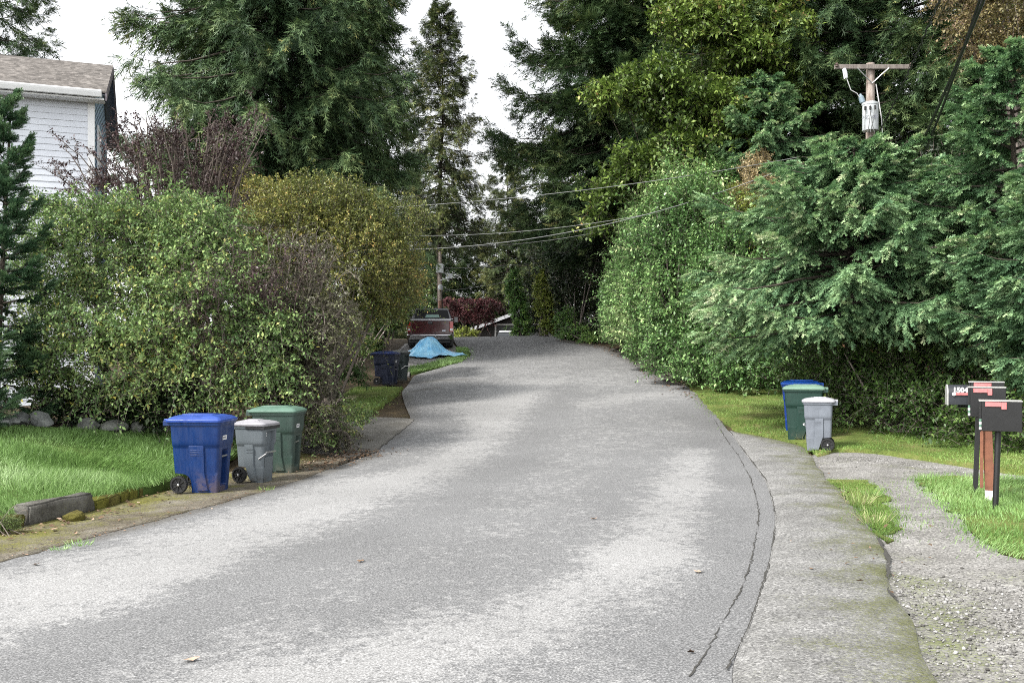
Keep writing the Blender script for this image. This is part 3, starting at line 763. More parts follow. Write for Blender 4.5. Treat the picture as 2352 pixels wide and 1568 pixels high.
    # wheels
    for sg in (-1, 1):
        yo = sg * (wb + .045); Mx = Matrix.Translation((-D * .295, yo, wr))
        t = MB(); hwid = .032
        t.lathe([(wr * .80, -hwid), (wr * .94, -hwid), (wr, -hwid * .55), (wr, hwid * .55), (wr * .94, hwid), (wr * .80, hwid), (wr * .80, -hwid)], 'y', 32, Mx, False)
        for j in range(26):
            a = 2 * math.pi * j / 26
            t.box((wr * .985, -hwid * .8, -.006), (wr * 1.035, hwid * .8, .006), Mx @ Matrix.Rotation(a, 4, 'Y'))
        wh = t.build('wheel', MTYRE, root, True, 0)
        rm = MB(); rm.lathe([(.001, -.004), (wr * .81, -.008), (wr * .81, .008), (.001, .004)], 'y', 28, Mx)
        for j in range(8):
            rm.box((.02, -.024, -.004), (wr * .80, .024, .004), Mx @ Matrix.Rotation(2 * math.pi * j / 8 + .2, 4, 'Y'))
        rm.lathe([(wr * .20, -.03), (wr * .20, .03)], 'y', 16, Mx)
        rm.build('rim', MRIM, wh, True)
        MB().lathe([(.004, sg * .030), (.016, sg * .031), (.016, sg * .040), (.006, sg * .044)], 'y', 12, Mx).build('hub_cap', MSTEEL, wh, True)
    MB().tube([(-D * .295, -wb - .03, wr), (-D * .295, wb + .03, wr)], .01, 8).build('axle', MSTEEL, root)
    return root
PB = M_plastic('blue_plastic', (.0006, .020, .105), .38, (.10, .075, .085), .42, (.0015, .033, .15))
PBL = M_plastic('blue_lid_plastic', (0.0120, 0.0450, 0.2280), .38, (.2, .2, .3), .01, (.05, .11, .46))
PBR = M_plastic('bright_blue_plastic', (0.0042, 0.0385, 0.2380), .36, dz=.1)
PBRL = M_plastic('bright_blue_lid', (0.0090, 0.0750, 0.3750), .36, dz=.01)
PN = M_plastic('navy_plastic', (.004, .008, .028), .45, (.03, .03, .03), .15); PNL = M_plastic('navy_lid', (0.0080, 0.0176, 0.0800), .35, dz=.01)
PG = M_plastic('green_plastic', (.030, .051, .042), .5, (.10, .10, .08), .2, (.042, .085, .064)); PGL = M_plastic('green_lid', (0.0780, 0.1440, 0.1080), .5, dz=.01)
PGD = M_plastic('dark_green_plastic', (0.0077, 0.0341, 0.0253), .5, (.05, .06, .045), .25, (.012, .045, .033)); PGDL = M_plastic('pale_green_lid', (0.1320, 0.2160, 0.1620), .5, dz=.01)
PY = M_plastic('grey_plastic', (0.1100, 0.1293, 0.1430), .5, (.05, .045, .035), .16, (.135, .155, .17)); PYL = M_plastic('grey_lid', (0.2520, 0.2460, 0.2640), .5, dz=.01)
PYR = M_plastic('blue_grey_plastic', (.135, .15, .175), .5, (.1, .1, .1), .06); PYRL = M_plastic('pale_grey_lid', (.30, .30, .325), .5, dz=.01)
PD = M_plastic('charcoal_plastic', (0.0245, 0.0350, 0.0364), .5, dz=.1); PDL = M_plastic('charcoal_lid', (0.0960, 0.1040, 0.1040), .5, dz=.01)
GL, GR, GF = 'bins beside the lawn', 'bins on the right verge', 'bins by the parked pickup'
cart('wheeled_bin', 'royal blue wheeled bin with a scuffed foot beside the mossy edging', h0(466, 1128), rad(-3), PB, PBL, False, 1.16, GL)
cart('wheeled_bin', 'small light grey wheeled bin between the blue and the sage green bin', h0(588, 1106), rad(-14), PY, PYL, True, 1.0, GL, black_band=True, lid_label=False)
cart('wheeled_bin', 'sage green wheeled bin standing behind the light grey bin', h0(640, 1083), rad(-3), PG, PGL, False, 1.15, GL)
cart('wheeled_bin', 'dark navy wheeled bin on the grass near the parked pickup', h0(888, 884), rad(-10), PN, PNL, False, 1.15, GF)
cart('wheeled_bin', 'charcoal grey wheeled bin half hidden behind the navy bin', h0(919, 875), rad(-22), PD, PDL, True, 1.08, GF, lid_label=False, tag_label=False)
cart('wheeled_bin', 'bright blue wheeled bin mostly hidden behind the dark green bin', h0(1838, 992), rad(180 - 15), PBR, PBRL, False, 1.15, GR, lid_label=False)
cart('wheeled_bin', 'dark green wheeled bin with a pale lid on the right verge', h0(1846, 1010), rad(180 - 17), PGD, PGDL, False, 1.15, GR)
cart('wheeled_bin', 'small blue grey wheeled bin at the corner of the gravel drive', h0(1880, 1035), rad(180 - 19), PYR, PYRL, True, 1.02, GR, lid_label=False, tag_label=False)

# ------------------------------------------------------------------ mailboxes
MBLK = M_plain('black_paint', (.006, .006, .0065), .45, 0, .3, 12); MBLK2 = M_plain('weathered_black_paint', (.022, .025, .03), .45, 0, .35, 8)
MRED = M_plain('faded_red_flag', (.55, .16, .16), .55, 0, .15, 20); MGREENT = M_plain('green_tape', (.10, .20, .14), .5, 0, .3, 30)
MWOOD = M_plain('red_brown_wood', (.19, .075, .042), .75, 0, .3, 9, .3)
MWP = M_plain('white_paint', (.72, .71, .70), .6, 0, .08, 15); MALU = M_plain('pale_trim', (.42, .42, .4), .4, .3, .1, 20)
GM = 'mailboxes beside the gravel drive'
def mailbox(label, u, vt, vb, d, rz, L, W, post=None, arched=False, flagv=.02, paint=MBLK, number=None, arm=False, tilt=0):
    x, _, zb = PT(u, vb, d); zt = PT(u, vt, d)[2]; Hh = zt - zb
    root = thing('mailbox', label, 'mailbox', (x, d, float(G(x, d))), rz, GM); z0 = zb - root.location.z
    b = MB()
    if arched:
        prof = [(-W/2, 0), (W/2, 0), (W/2, Hh * .55)] + [(W/2 * math.cos(a), Hh * .55 + Hh * .45 * math.sin(a)) for a in np.linspace(.2, 2.94, 9)] + [(-W/2, Hh * .55)]
    else: prof = [(-W/2, 0), (W/2, 0), (W/2, Hh), (-W/2, Hh)]
    b.rings([[(sx, p[0], z0 + p[1]) for p in prof] for sx in (-L/2 + .02, L/2)])
    b.build('box', paint, root, arched, .006)
    dr = MB(); dr.rings([[(sx, p[0] * 1.03, z0 + (p[1] - Hh/2) * 1.03 + Hh/2) for p in prof] for sx in (-L/2, -L/2 + .019)]); door = dr.build('door', paint if not arched else MALU, root, False, .004)
    if not arched:
        for k, mm in enumerate((MWP, MGREENT, MWP, MGREENT)):
            MB().box((-L/2 - .003, -W/2 + .005, z0 + Hh * (.05 + .09 * k)), (-L/2 + .021, -W/2 - .006, z0 + Hh * (.13 + .09 * k))).build('reflector_tape', mm, door)
        MB().box((-L/2 - .004, -W/2 - .007, z0 + Hh - .004), (L/2 + .004, W/2 + .007, z0 + Hh + .008)).build('lid_edge', MALU if flagv < .03 else MBLK, root)
    fz = z0 + Hh * (1 - flagv); fy = -W/2 - .010; f = MB()
    if arched:
        fz = z0 + Hh * .56
        f.box((-L*.22, fy - .012, fz - .018), (L*.42, fy - .004, fz + .010)); f.box((L*.32, fy - .012, fz - .085), (L*.42, fy - .004, fz - .018))
    else:
        f.box((-L*.36, fy - .005, fz - .055), (L*.02, fy + .003, fz - .005)); f.box((L*.02, fy - .005, fz - .085), (L*.14, fy + .003, fz - .005))
    fl = f.build('flag', MRED, root, False, .003)
    if arched: MB().lathe([(.001, fy - .02), (.022, fy - .018), (.022, fy)], 'y', 16, Matrix.Translation((-L*.27, 0, fz - .004))).build('flag_pivot', MWP, fl)
    if number:
        cu = bpy.data.curves.new('number', 'FONT'); cu.body = number; cu.size = .088; cu.extrude = .001; cu.offset = .004; cu.align_x = 'CENTER'
        tmp = bpy.data.objects.new('n', cu); dg = bpy.context.evaluated_depsgraph_get(); COL.objects.link(tmp); dg.update()
        me = bpy.data.meshes.new_from_object(tmp.evaluated_get(dg)); bpy.data.objects.remove(tmp)
        me.materials.clear(); me.materials.append(MWP)
        o = bpy.data.objects.new('house_number', me); COL.objects.link(o); o.parent = root
        o.location = (L * .02, -W/2 - .004, z0 + Hh * .63); o.rotation_euler = (rad(90), 0, 0)
    if post:
        kind, pu, ptv, pu2, pv2, pw = post; xa, ya, za = PT(pu, ptv, d + .02); xb, yb, zb2 = PT(pu2, pv2, d - .02)
        Ri = Matrix.Rotation(-rz, 4, 'Z') @ Matrix.Translation(-root.location)
        A, B = Ri @ Vector((xa, ya, za)), Ri @ Vector((xb, yb, float(G(xb, yb)) - .15))
        pm = MB()
        if kind == 'round': pm.tube([A, B], pw, 12); pm.build('post', paint, root, True)
        else:
            R = [[(q.x + sx * pw, q.y + sy_ * pw, q.z) for sx, sy_ in ((-1, -1), (1, -1), (1, 1), (-1, 1))] for q in (A, B)]
            pm.rings(R); po = pm.build('post', MWOOD if kind == 'wood' else paint, root, False, .004)
            if kind == 'wood':
                q = A + (B - A) * .80; R2 = [[(c.x + sx * (pw + .003), c.y + sy_ * (pw + .003), c.z) for sx, sy_ in ((-1, -1), (1, -1), (1, 1), (-1, 1))] for c in (A + (B - A) * .765, B)]
                MB().rings(R2).build('painted_foot', MWP, po)
                MB().box((A.x - pw - .02, A.y - pw - .045, A.z - .85), (A.x - pw + .015, A.y - pw - .002, A.z)).build('batten', MWOOD, po)
    if arm:
        MB().tube([(-L*.1, 0, z0 - .02), (L * .9, 0, z0 - .02)], .022, 6).build('support_arm', paint, root)
    return root
mailbox('black box mailbox on the nearest round black post, at the front of the group', 2297, 920, 989, 10.6, rad(-25), .425, .26, ('round', 2293, 985, 2285, 1160, .032))
mailbox('tall black box mailbox on a brown wooden post with a white foot', 2266, 889, 957, 11.3, rad(-25), .40, .26, ('wood', 2266, 956, 2276, 1140, .052))
mailbox('farther black box mailbox just showing its top edge, on a thin leaning black post', 2265, 877, 945, 12.0, rad(-25), .40, .24, ('square', 2247, 945, 2239, 1100, .030))
mailbox('weathered rounded mailbox with white house number and pale door, on an arm at the left', 2206, 883, 929, 12.15, rad(-19), .34, .24, None, True, .3, MBLK2, '15042', True)

# ------------------------------------------------------------------ rocks, kerb blocks, small litter
def rock(label, p, size, seed, mat, sink=.25, sq=(1, 1, 1), name='rock', cat_='rock', group=None, rz=0):
    r = np.random.default_rng(seed)
    import bmesh
    bm = bmesh.new(); bmesh.ops.create_icosphere(bm, subdivisions=4, radius=1)
    P = np.array([v.co[:] for v in bm.verts])
    pl = norm(r.normal(size=(9, 3))); dd = r.uniform(.62, .95, 9)
    for n_, d_ in zip(pl, dd):
        e = P @ n_ - d_; P = P - n_ * np.maximum(e, 0)[:, None] * .92
    P *= (1 + .07 * nz(P, 3, seed) + .035 * nz(P, 9, seed + 1))[:, None]
    P = P * np.array(sq) * size
    for v, q in zip(bm.verts, P): v.co = q
    me = bpy.data.meshes.new(name); bm.to_mesh(me); bm.free(); me.materials.append(mat)
    o = bpy.data.objects.new(name, me); COL.objects.link(o); x, y = p[0], p[1]
    o.location = (x, y, p[2] + size * sq[2] * (1 - 2 * sink) * .8); o.rotation_euler = (0, 0, rz)
    return tag(o, label, cat_, group)
MROCK = M_ground('granite', [(.3, (.09, .095, .092)), (.5, (.19, .2, .19)), (.7, (.33, .34, .32))], 3, 30, (.7, 1.3), moss=((.05, .06, .015), .66), bs=.8)
MROCKM = M_ground('mossy_granite', [(.3, (.08, .085, .075)), (.5, (.15, .155, .14)), (.7, (.24, .25, .22))], 3, 30, (.7, 1.3), moss=((.04, .05, .012), .55), bs=.8)
for i, (u, v, s, sq, lb) in enumerate([(-6, 992, .26, (1.3, 1, .5), 'low pale flat rock at the far left edge of the lawn'),
        (24, 990, .22, (1.2, 1, .6), 'pale grey rock beside the flat rock at the far left edge'),
        (54, 985, .25, (1.1, 1, .62), 'wedge shaped pale rock left of the largest pale rock'),
        (92, 993, .27, (1, .9, .85), 'largest blocky pale rock on the back edge of the lawn'),
        (205, 1001, .24, (1.2, 1, .75), 'grey rock with a pointed top below the shrub'),
        (262, 1006, .30, (1.35, 1, .62), 'long mossy rock half sunk in the grass'),
        (318, 1008, .22, (1, .9, .85), 'round dark mossy rock right of the long mossy rock'),
        (378, 1010, .22, (1.1, 1, .7), 'rounded rock nearest the royal blue bin'),
        (545, 1018, .2, (1, 1, .9), 'grey rock showing between the blue and the grey bin')]):
    p = hit(u, v); rock(lb, (p[0], p[1], float(G(*p)) + .1), s * .82, 40 + i, MROCK if i < 4 or i == 8 else MROCKM, .2, sq, group='rocks along the back of the lawn', rz=i)
MBLOCK = M_ground('mossy_concrete', [(.3, (.05, .047, .04)), (.5, (.10, .096, .085)), (.7, (.17, .165, .15))], 4, 50, (.6, 1.4), moss=((.06, .058, .012), .54), bs=.6)
MMOSS = M_ground('moss', [(.3, (.045, .05, .010)), (.5, (.10, .10, .018)), (.7, (.16, .15, .03))], 5, 70, (.5, 1.5), bs=1)
MMOSSD = M_ground('moss_brown', [(.3, (.05, .04, .015)), (.5, (.09, .08, .02)), (.7, (.13, .12, .03))], 5, 70, (.5, 1.5), bs=1)
def kerb_block(label, a, b, h, wdt, seed, mat, name='kerb_block', group=None, lift=0):
    """bevelled block between two ground points"""
    a, b = np.array(a), np.array(b); L = np.linalg.norm(b - a); c = (a + b) / 2; rz = math.atan2(b[1] - a[1], b[0] - a[0])
    import bmesh
    bm = bmesh.new(); bmesh.ops.create_cube(bm, size=1); bmesh.ops.scale(bm, vec=(L, wdt, h), verts=bm.verts)
    bmesh.ops.bevel(bm, geom=list(bm.edges), offset=min(h, wdt) * .10, segments=2, affect='EDGES')
    bmesh.ops.subdivide_edges(bm, edges=list(bm.edges), cuts=3, use_grid_fill=True)
    P = np.array([v.co[:] for v in bm.verts]); dsp = .014 * nz(P + seed, 9, seed) + .012 * nz(P + seed, 25, seed)
    P = P + norm(P) * dsp[:, None]
    for v, q in zip(bm.verts, P): v.co = q
    me = bpy.data.meshes.new(name); bm.to_mesh(me); bm.free(); me.materials.append(mat)
    me.polygons.foreach_set('use_smooth', [True] * len(me.polygons))
    o = bpy.data.objects.new(name, me); COL.objects.link(o); o.location = (c[0], c[1], float(G0(*c)) + h / 2 - .03 + lift); o.rotation_euler = (0, 0, rz)
    return tag(o, label, 'kerb block', group)
K = [h0(*p) for p in [(-60,1232),(42,1208),(206,1172),(240,1164),(262,1156),(284,1149),(306,1143),(328,1136),(350,1129),(372,1122),(394,1116),(412,1110)]]
KG = 'edging along the lawn'
lbs = ['mossy edging slab at the left edge behind the pale juniper', 'long raised concrete block with weathered lichen face',
       'first mossy edging stone right of the long raised block', None, None, None, None, None, None, None, 'last mossy edging stone beside the wheel of the royal blue bin']
for i in range(11):
    a, b = np.array(K[i]), np.array(K[i + 1]); e = (b - a) * .03
    hh = [.17, .27][i] if i < 2 else .16
    kerb_block(lbs[i] or 'furry green mossy edging stone in the row between long block and blue bin', a + e, b - e, hh, (.22 if i < 2 else .17), 60 + i, MBLOCK if i == 1 else (MMOSS if i % 3 else MMOSSD), group=KG if lbs[i] is None else None)
pb = h0(170, 1196); rock('mossy clump sitting at the foot of the long raised block', (pb[0], pb[1], float(G0(*pb))), .10, 77, MMOSSD, .1, (1.3, 1, .8), 'moss_clump', 'moss clump')

# ------------------------------------------------------------------ house on the left
MSIDE = M_plain('white_siding', (.60, .63, .68), .6, 0, .05, 2); MSIDE_SHADE = M_plain('shaded_white_siding', (.30, .40, .52), .6, 0, .08, 2)  # gable copy is darker and bluer: shaded side painted into the siding
MROOF = M_ground('shingles', [(.3, (.088, .08, .073)), (.5, (.128, .117, .107)), (.7, (.178, .164, .152))], 4, 30, (.7, 1.3), vor=9)
MTRIM = M_plain('trim_white', (.72, .73, .73), .5, 0, .05, 8); MTRIMG = M_plain('weathered_rake_board', (.17, .15, .165), .7, 0, .3, 6)
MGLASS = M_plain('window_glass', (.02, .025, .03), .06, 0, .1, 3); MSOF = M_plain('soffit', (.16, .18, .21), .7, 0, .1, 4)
D0 = 23.0; cx, cy, cz = PT(214, 213, D0); ez = cz                 # front right eave corner of the wall
hr = thing('house', 'two storey white lap sided house with grey shingle roof behind the left shrubs', 'house', (cx, cy, float(G(cx, cy))), rad(20))
gz = -hr.location.z; e = ez - hr.location.z; Wd, Ln = 5.3, 15.0     # gable depth, front length (x runs to -Ln)
wm = MB(); ex = .150; nb = int((e + .5) / ex)
for k in range(nb):
    z1 = e - .28 - k * ex; z0 = z1 - ex
    wm.add([(-Ln, -.018, z0), (0, -.018, z0), (0, -.002, z1 + .012), (-Ln, -.002, z1 + .012), (-Ln, .0, z0), (0, .0, z0)], [(0, 1, 2, 3), (4, 5, 1, 0)])
wm.box((-Ln, 0, -.4), (-.03, .12, e))
wm.build('front_wall', MSIDE, hr)
gm = MB(); rise = 1.32
gm.rings([[(sx, 0, -.4), (sx, Wd, -.4), (sx, Wd, e), (sx, Wd / 2, e + rise), (sx, 0, e)] for sx in (-.1, 0)])
for k in range(int((e + rise) / ex)):
    z1 = e + rise - k * ex - .1; z0 = z1 - ex; hw = min(Wd / 2, (e + rise - z0) / rise * Wd / 2)
    gm.add([(.018, Wd/2 - hw, z0), (.018, Wd/2 + hw, z0), (.002, Wd/2 + hw, z1 + .01), (.002, Wd/2 - hw, z1 + .01), (0, Wd/2 - hw, z0), (0, Wd/2 + hw, z0)], [(0, 1, 2, 3), (4, 5, 1, 0)])
gm.build('gable_wall', MSIDE_SHADE, hr)
MB().box((-.12, -.034, -.4), (.034, -.004, e - .02)).box((.004, -.002, -.4), (.034, .1, e - .02)).build('corner_board', MTRIM, hr)
ov = .32; oy = .42; sl_ = rise / (Wd / 2)
rf = MB()
for s0, y0, y1 in ((1, -oy, Wd / 2), (-1, Wd + oy, Wd / 2)):
    zA = e + .12 - oy * sl_; zB = e + .12 + rise
    rf.rings([[(sx, y0, zA), (sx, y0, zA + .035), (sx, y1, zB + .035), (sx, y1, zB)] for sx in (-Ln - .4, ov)])
roof = rf.build('roof', MROOF, hr)
rk = MB()
for y0, y1 in ((-oy, Wd / 2), (Wd + oy, Wd / 2)):
    zA = e + .10 - oy * sl_; zB = e + .10 + rise
    rk.rings([[(sx, y0, zA - .17), (sx, y0, zA), (sx, y1, zB), (sx, y1, zB - .17)] for sx in (ov - .03, ov + .012)])
rk.build('rake_board', MTRIMG, roof)
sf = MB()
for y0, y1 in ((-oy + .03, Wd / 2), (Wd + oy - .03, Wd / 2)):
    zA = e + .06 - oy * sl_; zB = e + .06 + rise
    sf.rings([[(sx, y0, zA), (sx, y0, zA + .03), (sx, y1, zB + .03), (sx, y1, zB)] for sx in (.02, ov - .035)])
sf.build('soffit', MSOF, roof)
zg = e + .10 - oy * sl_
gt = MB(); gt.rings([[(sx, -oy - .13, zg - .02), (sx, -oy - .14, zg + .02), (sx, -oy - .14, zg + .05), (sx, -oy - .01, zg + .05), (sx, -oy - .01, zg - .11), (sx, -oy - .10, zg - .11)] for sx in (-Ln - .4, ov - .1)])
gt.box((-Ln - .4, -oy, zg - .16), (ov - .05, -.03, zg - .12)); gt.build('gutter', MTRIM, hr, False, .006)
wz = e - 1.85
fr = MB(); y0, y1 = 1.0, 2.1
for a, b in (((.02, y0, wz), (.055, y0 + .1, wz + 1.3)), ((.02, y1 - .1, wz), (.055, y1, wz + 1.3)), ((.02, y0 + .1, wz + 1.2), (.055, y1 - .1, wz + 1.3)), ((.02, y0 + .1, wz), (.055, y1 - .1, wz + .1)), ((.02, 1.52, wz + .1), (.045, 1.58, wz + 1.2))): fr.box(a, b)
wf = fr.build('window', MTRIM, hr, False, .004); MB().box((.019, y0 + .1, wz + .1), (.028, y1 - .1, wz + 1.2)).build('pane', MGLASS, wf)

# ------------------------------------------------------------------ distant garage and parked car over the crest
MDK = M_plain('dark_brown_cladding', (.02, .018, .017), .8, 0, .3, 3); MDOOR = M_plain('dark_garage_door', (.03, .032, .033), .6, 0, .25, 2)
gd = 72.0; sc_ = gd / F_
def gp(u, v): return (u - CX) * sc_, CAMZ + (HZ - v) * sc_
gr = thing('garage', 'dark low garage with pale roof edge and white door frame beyond the crest', 'garage', (0, gd, float(G(0, gd))))
zo = -gr.location.z
xa, za = gp(1080, 760); xb, zb = gp(1236, 703); xc, zc = gp(1392, 760); zl = gp(0, 752)[1]
MB().rings([[(xa + .5, y, -.3), (xc - .5, y, -.3), (xc - .5, y, za + zo), (xb, y, zb + zo - .1), (xa + .5, y, za + zo)] for y in (0, 9)]).build('wall', MDK, gr)
ro = MB()
for x0, x1, z0, z1 in ((xa, xb, za, zb), (xc, xb, za, zb)):
    ro.rings([[(x0, y, z0 + zo), (x0, y, z0 + zo + .16), (x1, y, z1 + zo + .16), (x1, y, z1 + zo)] for y in (-.55, 9.4)])
ro.build('roof', MROOF, gr)
fb = MB()
for x0, x1, z0, z1 in ((xa, xb, za, zb), (xc, xb, za, zb)):
    fb.rings([[(x0, y, z0 + zo - .06), (x0, y, z0 + zo + .2), (x1, y, z1 + zo + .2), (x1, y, z1 + zo - .06)] for y in (-.62, -.56)])
fb.build('fascia', M_plain('pale_fascia', (.42, .43, .45), .6), gr)
xd, zd = gp(1138, 745); xe, _ = gp(1300, 745); zd += zo
df = MB().box((xd - .06, -.08, 0), (xd + .06, -.003, zd)).box((xe - .06, -.08, 0), (xe + .06, -.003, zd)).box((xd + .06, -.08, zd - .07), (xe - .06, -.003, zd + .05)).build('door_frame', M_plain('pale_frame', (.42, .42, .41), .6), gr)
dd_ = MB()
for k in range(4): dd_.box((xd + .06, -.05, k * (zd - .07) / 4), (xe - .06, -.004, (k + 1) * (zd - .07) / 4 - .02))
dd_.build('door', MDOOR, gr)
# car in front of the garage door
cd = 67.0; xq = (1164 - CX) / F_ * cd
cr = thing('parked_car', 'white topped car parked below the crest in front of the garage', 'car', (xq, cd, float(G(xq, cd))))
MCARW = M_plain('white_car_paint', (.72, .73, .75), .25, 0, .04, 3); MCARG = M_plain('car_glass', (.015, .018, .02), .05)
R = []
for y, zt_, wt in ((-.9 * 2, .75, .78), (-1.6, .9, .84), (-.5, .98, .86), (1.5, .98, .86), (2.1, .85, .8)):
    R.append([(-wt, y, .28), (wt, y, .28), (wt, y, zt_ * .85), (wt * .92, y, zt_), (-wt * .92, y, zt_), (-wt, y, zt_ * .85)])
MB().rings(R).build('body', MCARW, cr, True, .04)
cb = MB().rings([[(-.72, -.95, .95), (.72, -.95, .95), (.74, 1.75, .95), (-.74, 1.75, .95)], [(-.56, -.35, 1.38), (.56, -.35, 1.38), (.56, 1.0, 1.40), (-.56, 1.0, 1.40)]]); gl = cb.build('window', MCARG, cr, True, .03)
MB().rings([[(-.58, -.38, 1.37), (.58, -.38, 1.37), (.58, 1.05, 1.39), (-.58, 1.05, 1.39)], [(-.50, -.25, 1.45), (.50, -.25, 1.45), (.5, .95, 1.46), (-.5, .95, 1.46)]]).build('roof', MCARW, cr, True, .02)
for sx in (-1, 1):
    for y in (-1.15, 1.35): MB().lathe([(.1, -.1), (.31, -.1), (.33, 0), (.31, .1), (.1, .1)], 'x', 20, Matrix.Translation((sx * .76, y, .33))).build('wheel', MTYRE, cr, True)
    MB().box((sx * .62 - .14, -1.83, .6), (sx * .62 + .14, -1.76, .74)).build('headlight', MGLASS, cr)

# ------------------------------------------------------------------ pickup truck seen from behind
def M_gloss(name, c, rough=.18, metal=0, coat=.6):
    m, nt, b, N, L = newmat(name); n = noise(nt, 2.5, 4, .6, objco(nt))
    r = ramp(nt, [(.3, [v * .85 for v in c]), (.7, [min(1, v * 1.15) for v in c])]); L.new(n.outputs[0], r.inputs[0]); L.new(r.outputs[0], b.inputs['Base Color'])
    b.inputs['Roughness'].default_value = rough; b.inputs['Metallic'].default_value = metal; b.inputs['Coat Weight'].default_value = coat
    return m
MMAR = M_gloss('maroon_paint', (.048, .006, .009)); MGREY = M_gloss('dark_grey_paint', (.05, .052, .06)); MCHR = M_gloss('chrome', (.72, .73, .75), .08, 1, 0)
MTAIL = M_gloss('tail_lamp', (.38, .015, .015), .15); MLAMPW = M_gloss('clear_lamp', (.6, .6, .6), .15)
tx, ty, tz = PT(988, 804, 41.0)
tr = thing('pickup_truck', 'maroon pickup parked with its chrome bumper above a blue tarp', 'pickup truck', (tx, ty, float(G(tx, ty)) + .02), rad(3))
def ring(y, w_, z0, z1, tuck=.06):
    return [(-w_ + tuck, y, z0), (w_ - tuck, y, z0), (w_, y, z0 + .14), (w_, y, z1 - .16), (w_ - .05, y, z1), (-w_ + .05, y, z1), (-w_, y, z1 - .16), (-w_, y, z0 + .14)]
MB().rings([ring(.05, .98, .62, 1.33), ring(.2, 1.0, .6, 1.34), ring(2.25, 1.0, .6, 1.34)]).build('bed', MMAR, tr, True, .02)
MB().rings([ring(2.28, 1.0, .55, 1.36), ring(4.3, 1.0, .55, 1.34), ring(5.6, .97, .6, 1.22), ring(5.8, .9, .65, 1.1)]).build('body', MMAR, tr, True, .03)
cab = MB().rings([[(-.94, 2.30, 1.34), (.94, 2.30, 1.34), (.95, 4.4, 1.34), (-.95, 4.4, 1.34)], [(-.88, 2.36, 1.60), (.88, 2.36, 1.60), (.88, 4.15, 1.6), (-.88, 4.15, 1.6)],
                  [(-.76, 2.48, 1.90), (.76, 2.48, 1.90), (.76, 3.75, 1.9), (-.76, 3.75, 1.9)], [(-.66, 2.58, 1.97), (.66, 2.58, 1.97), (.66, 3.6, 1.98), (-.66, 3.6, 1.98)]]).build('cab', MGREY, tr, True, .03)
rw = MB().add([(-.83, 2.285, 1.41), (.83, 2.285, 1.41), (.71, 2.415, 1.88), (-.71, 2.415, 1.88)], [(0, 1, 2, 3)]).build('rear_window', M_plain('tinted_glass', (.004, .005, .006), .08, spec=.12), tr)
# light through the far windscreen is painted on as a paler green quad
MB().add([(-.32, 2.305, 1.52), (.36, 2.305, 1.52), (.30, 2.344, 1.66), (-.26, 2.344, 1.66)], [(0, 1, 2, 3)]).build('windscreen_view', M_plain('pale_green_windscreen_light', (.12, .25, .21), .1), rw)
tg = MB(); tg.rings([[(-.84, y, .70), (.84, y, .70), (.84, y, 1.27), (-.84, y, 1.27)] for y in (.0, .05)]); tgo = tg.build('tailgate', MMAR, tr, False, .015)
MB().box((-.80, -.012, .74), (.80, -.001, .80)).build('trim_strip', MMAR, tgo, False, .004)
MB().box((-.10, -.02, 1.14), (.10, -.001, 1.23)).build('handle', MGREY, tgo, False, .01)
MB().lathe([(.001, -.014), (.07, -.013), (.088, -.001)], 'y', 24, Matrix.Translation((.60, 0, .84)) @ Matrix.Diagonal((1, 1, .45, 1))).build('badge', M_plain('pale_badge', (.55, .58, .64), .3), tgo, True)
MB().box((-.90, -.004, 1.275), (.90, .10, 1.33)).box((-1.0, .02, 1.345), (1.0, .12, 1.375)).build('rail_cap', M_gloss('silver_trim', (.42, .42, .44), .3, .6), tr, False, .01)
for sx in (-1, 1):
    tl = MB().box((sx * .925 - .075, -.012, .80), (sx * .925 + .075, .05, 1.24)).build('tail_light', MTAIL, tr, False, .012)
    MB().box((sx * .925 - .06, -.017, .84), (sx * .925 + .06, -.010, .94)).build('reverse_lamp', MLAMPW, tl)
    MB().box((sx * 1.10 - .1, 3.9, 1.36), (sx * 1.10 + .1, 3.98, 1.62)).box((sx * 1.0 - .08, 3.92, 1.40), (sx * 1.06 + .05, 3.96, 1.44)).build('mirror', MGREY, tr, False, .02)
bm_ = MB(); sec = [(-.10, .45), (-.16, .57), (-.19, .655), (-.10, .69), (.02, .69), (.02, .47)]
bm_.rings([[(sx * (1 if abs(sx) < .9 else 1), y + (.07 if abs(sx) > .95 else 0), z) for y, z in sec] for sx in (-1.0, -.86, -.36, .36, .86, 1.0)])
bp = bm_.build('bumper', MCHR, tr, True, .012)
MB().box((-.30, -.185, .50), (.30, -.165, .655)).build('plate_recess', MGREY, bp, False, .01)
for sx in (-.24, .24): MB().lathe([(.001, -.195), (.028, -.193), (.03, -.186)], 'y', 12, Matrix.Translation((sx, 0, .63))).build('plate_lamp', MLAMPW, bp)
MB().box((-.9, .1, .30), (.9, 2.0, .58)).build('chassis', MRIM, tr, False, .03)
for sx in (-1, 1):
    for y in (1.15, 4.75):
        wh = MB().lathe([(.2, -.13), (.36, -.13), (.40, -.09), (.40, .09), (.36, .13), (.2, .13), (.2, -.13)], 'x', 30, Matrix.Translation((sx * .84, y, .40)), False).build('wheel', MTYRE, tr, True)
        MB().lathe([(.001, -.1), (.21, -.1), (.21, .1), (.001, .1)], 'x', 24, Matrix.Translation((sx * .84, y, .40))).build('rim', MSTEEL, wh, True)
    MB().box((sx * .84 - .16, .72, .22), (sx * .84 + .16, .75, .66)).build('mud_flap', MRIM, tr, False, .005)

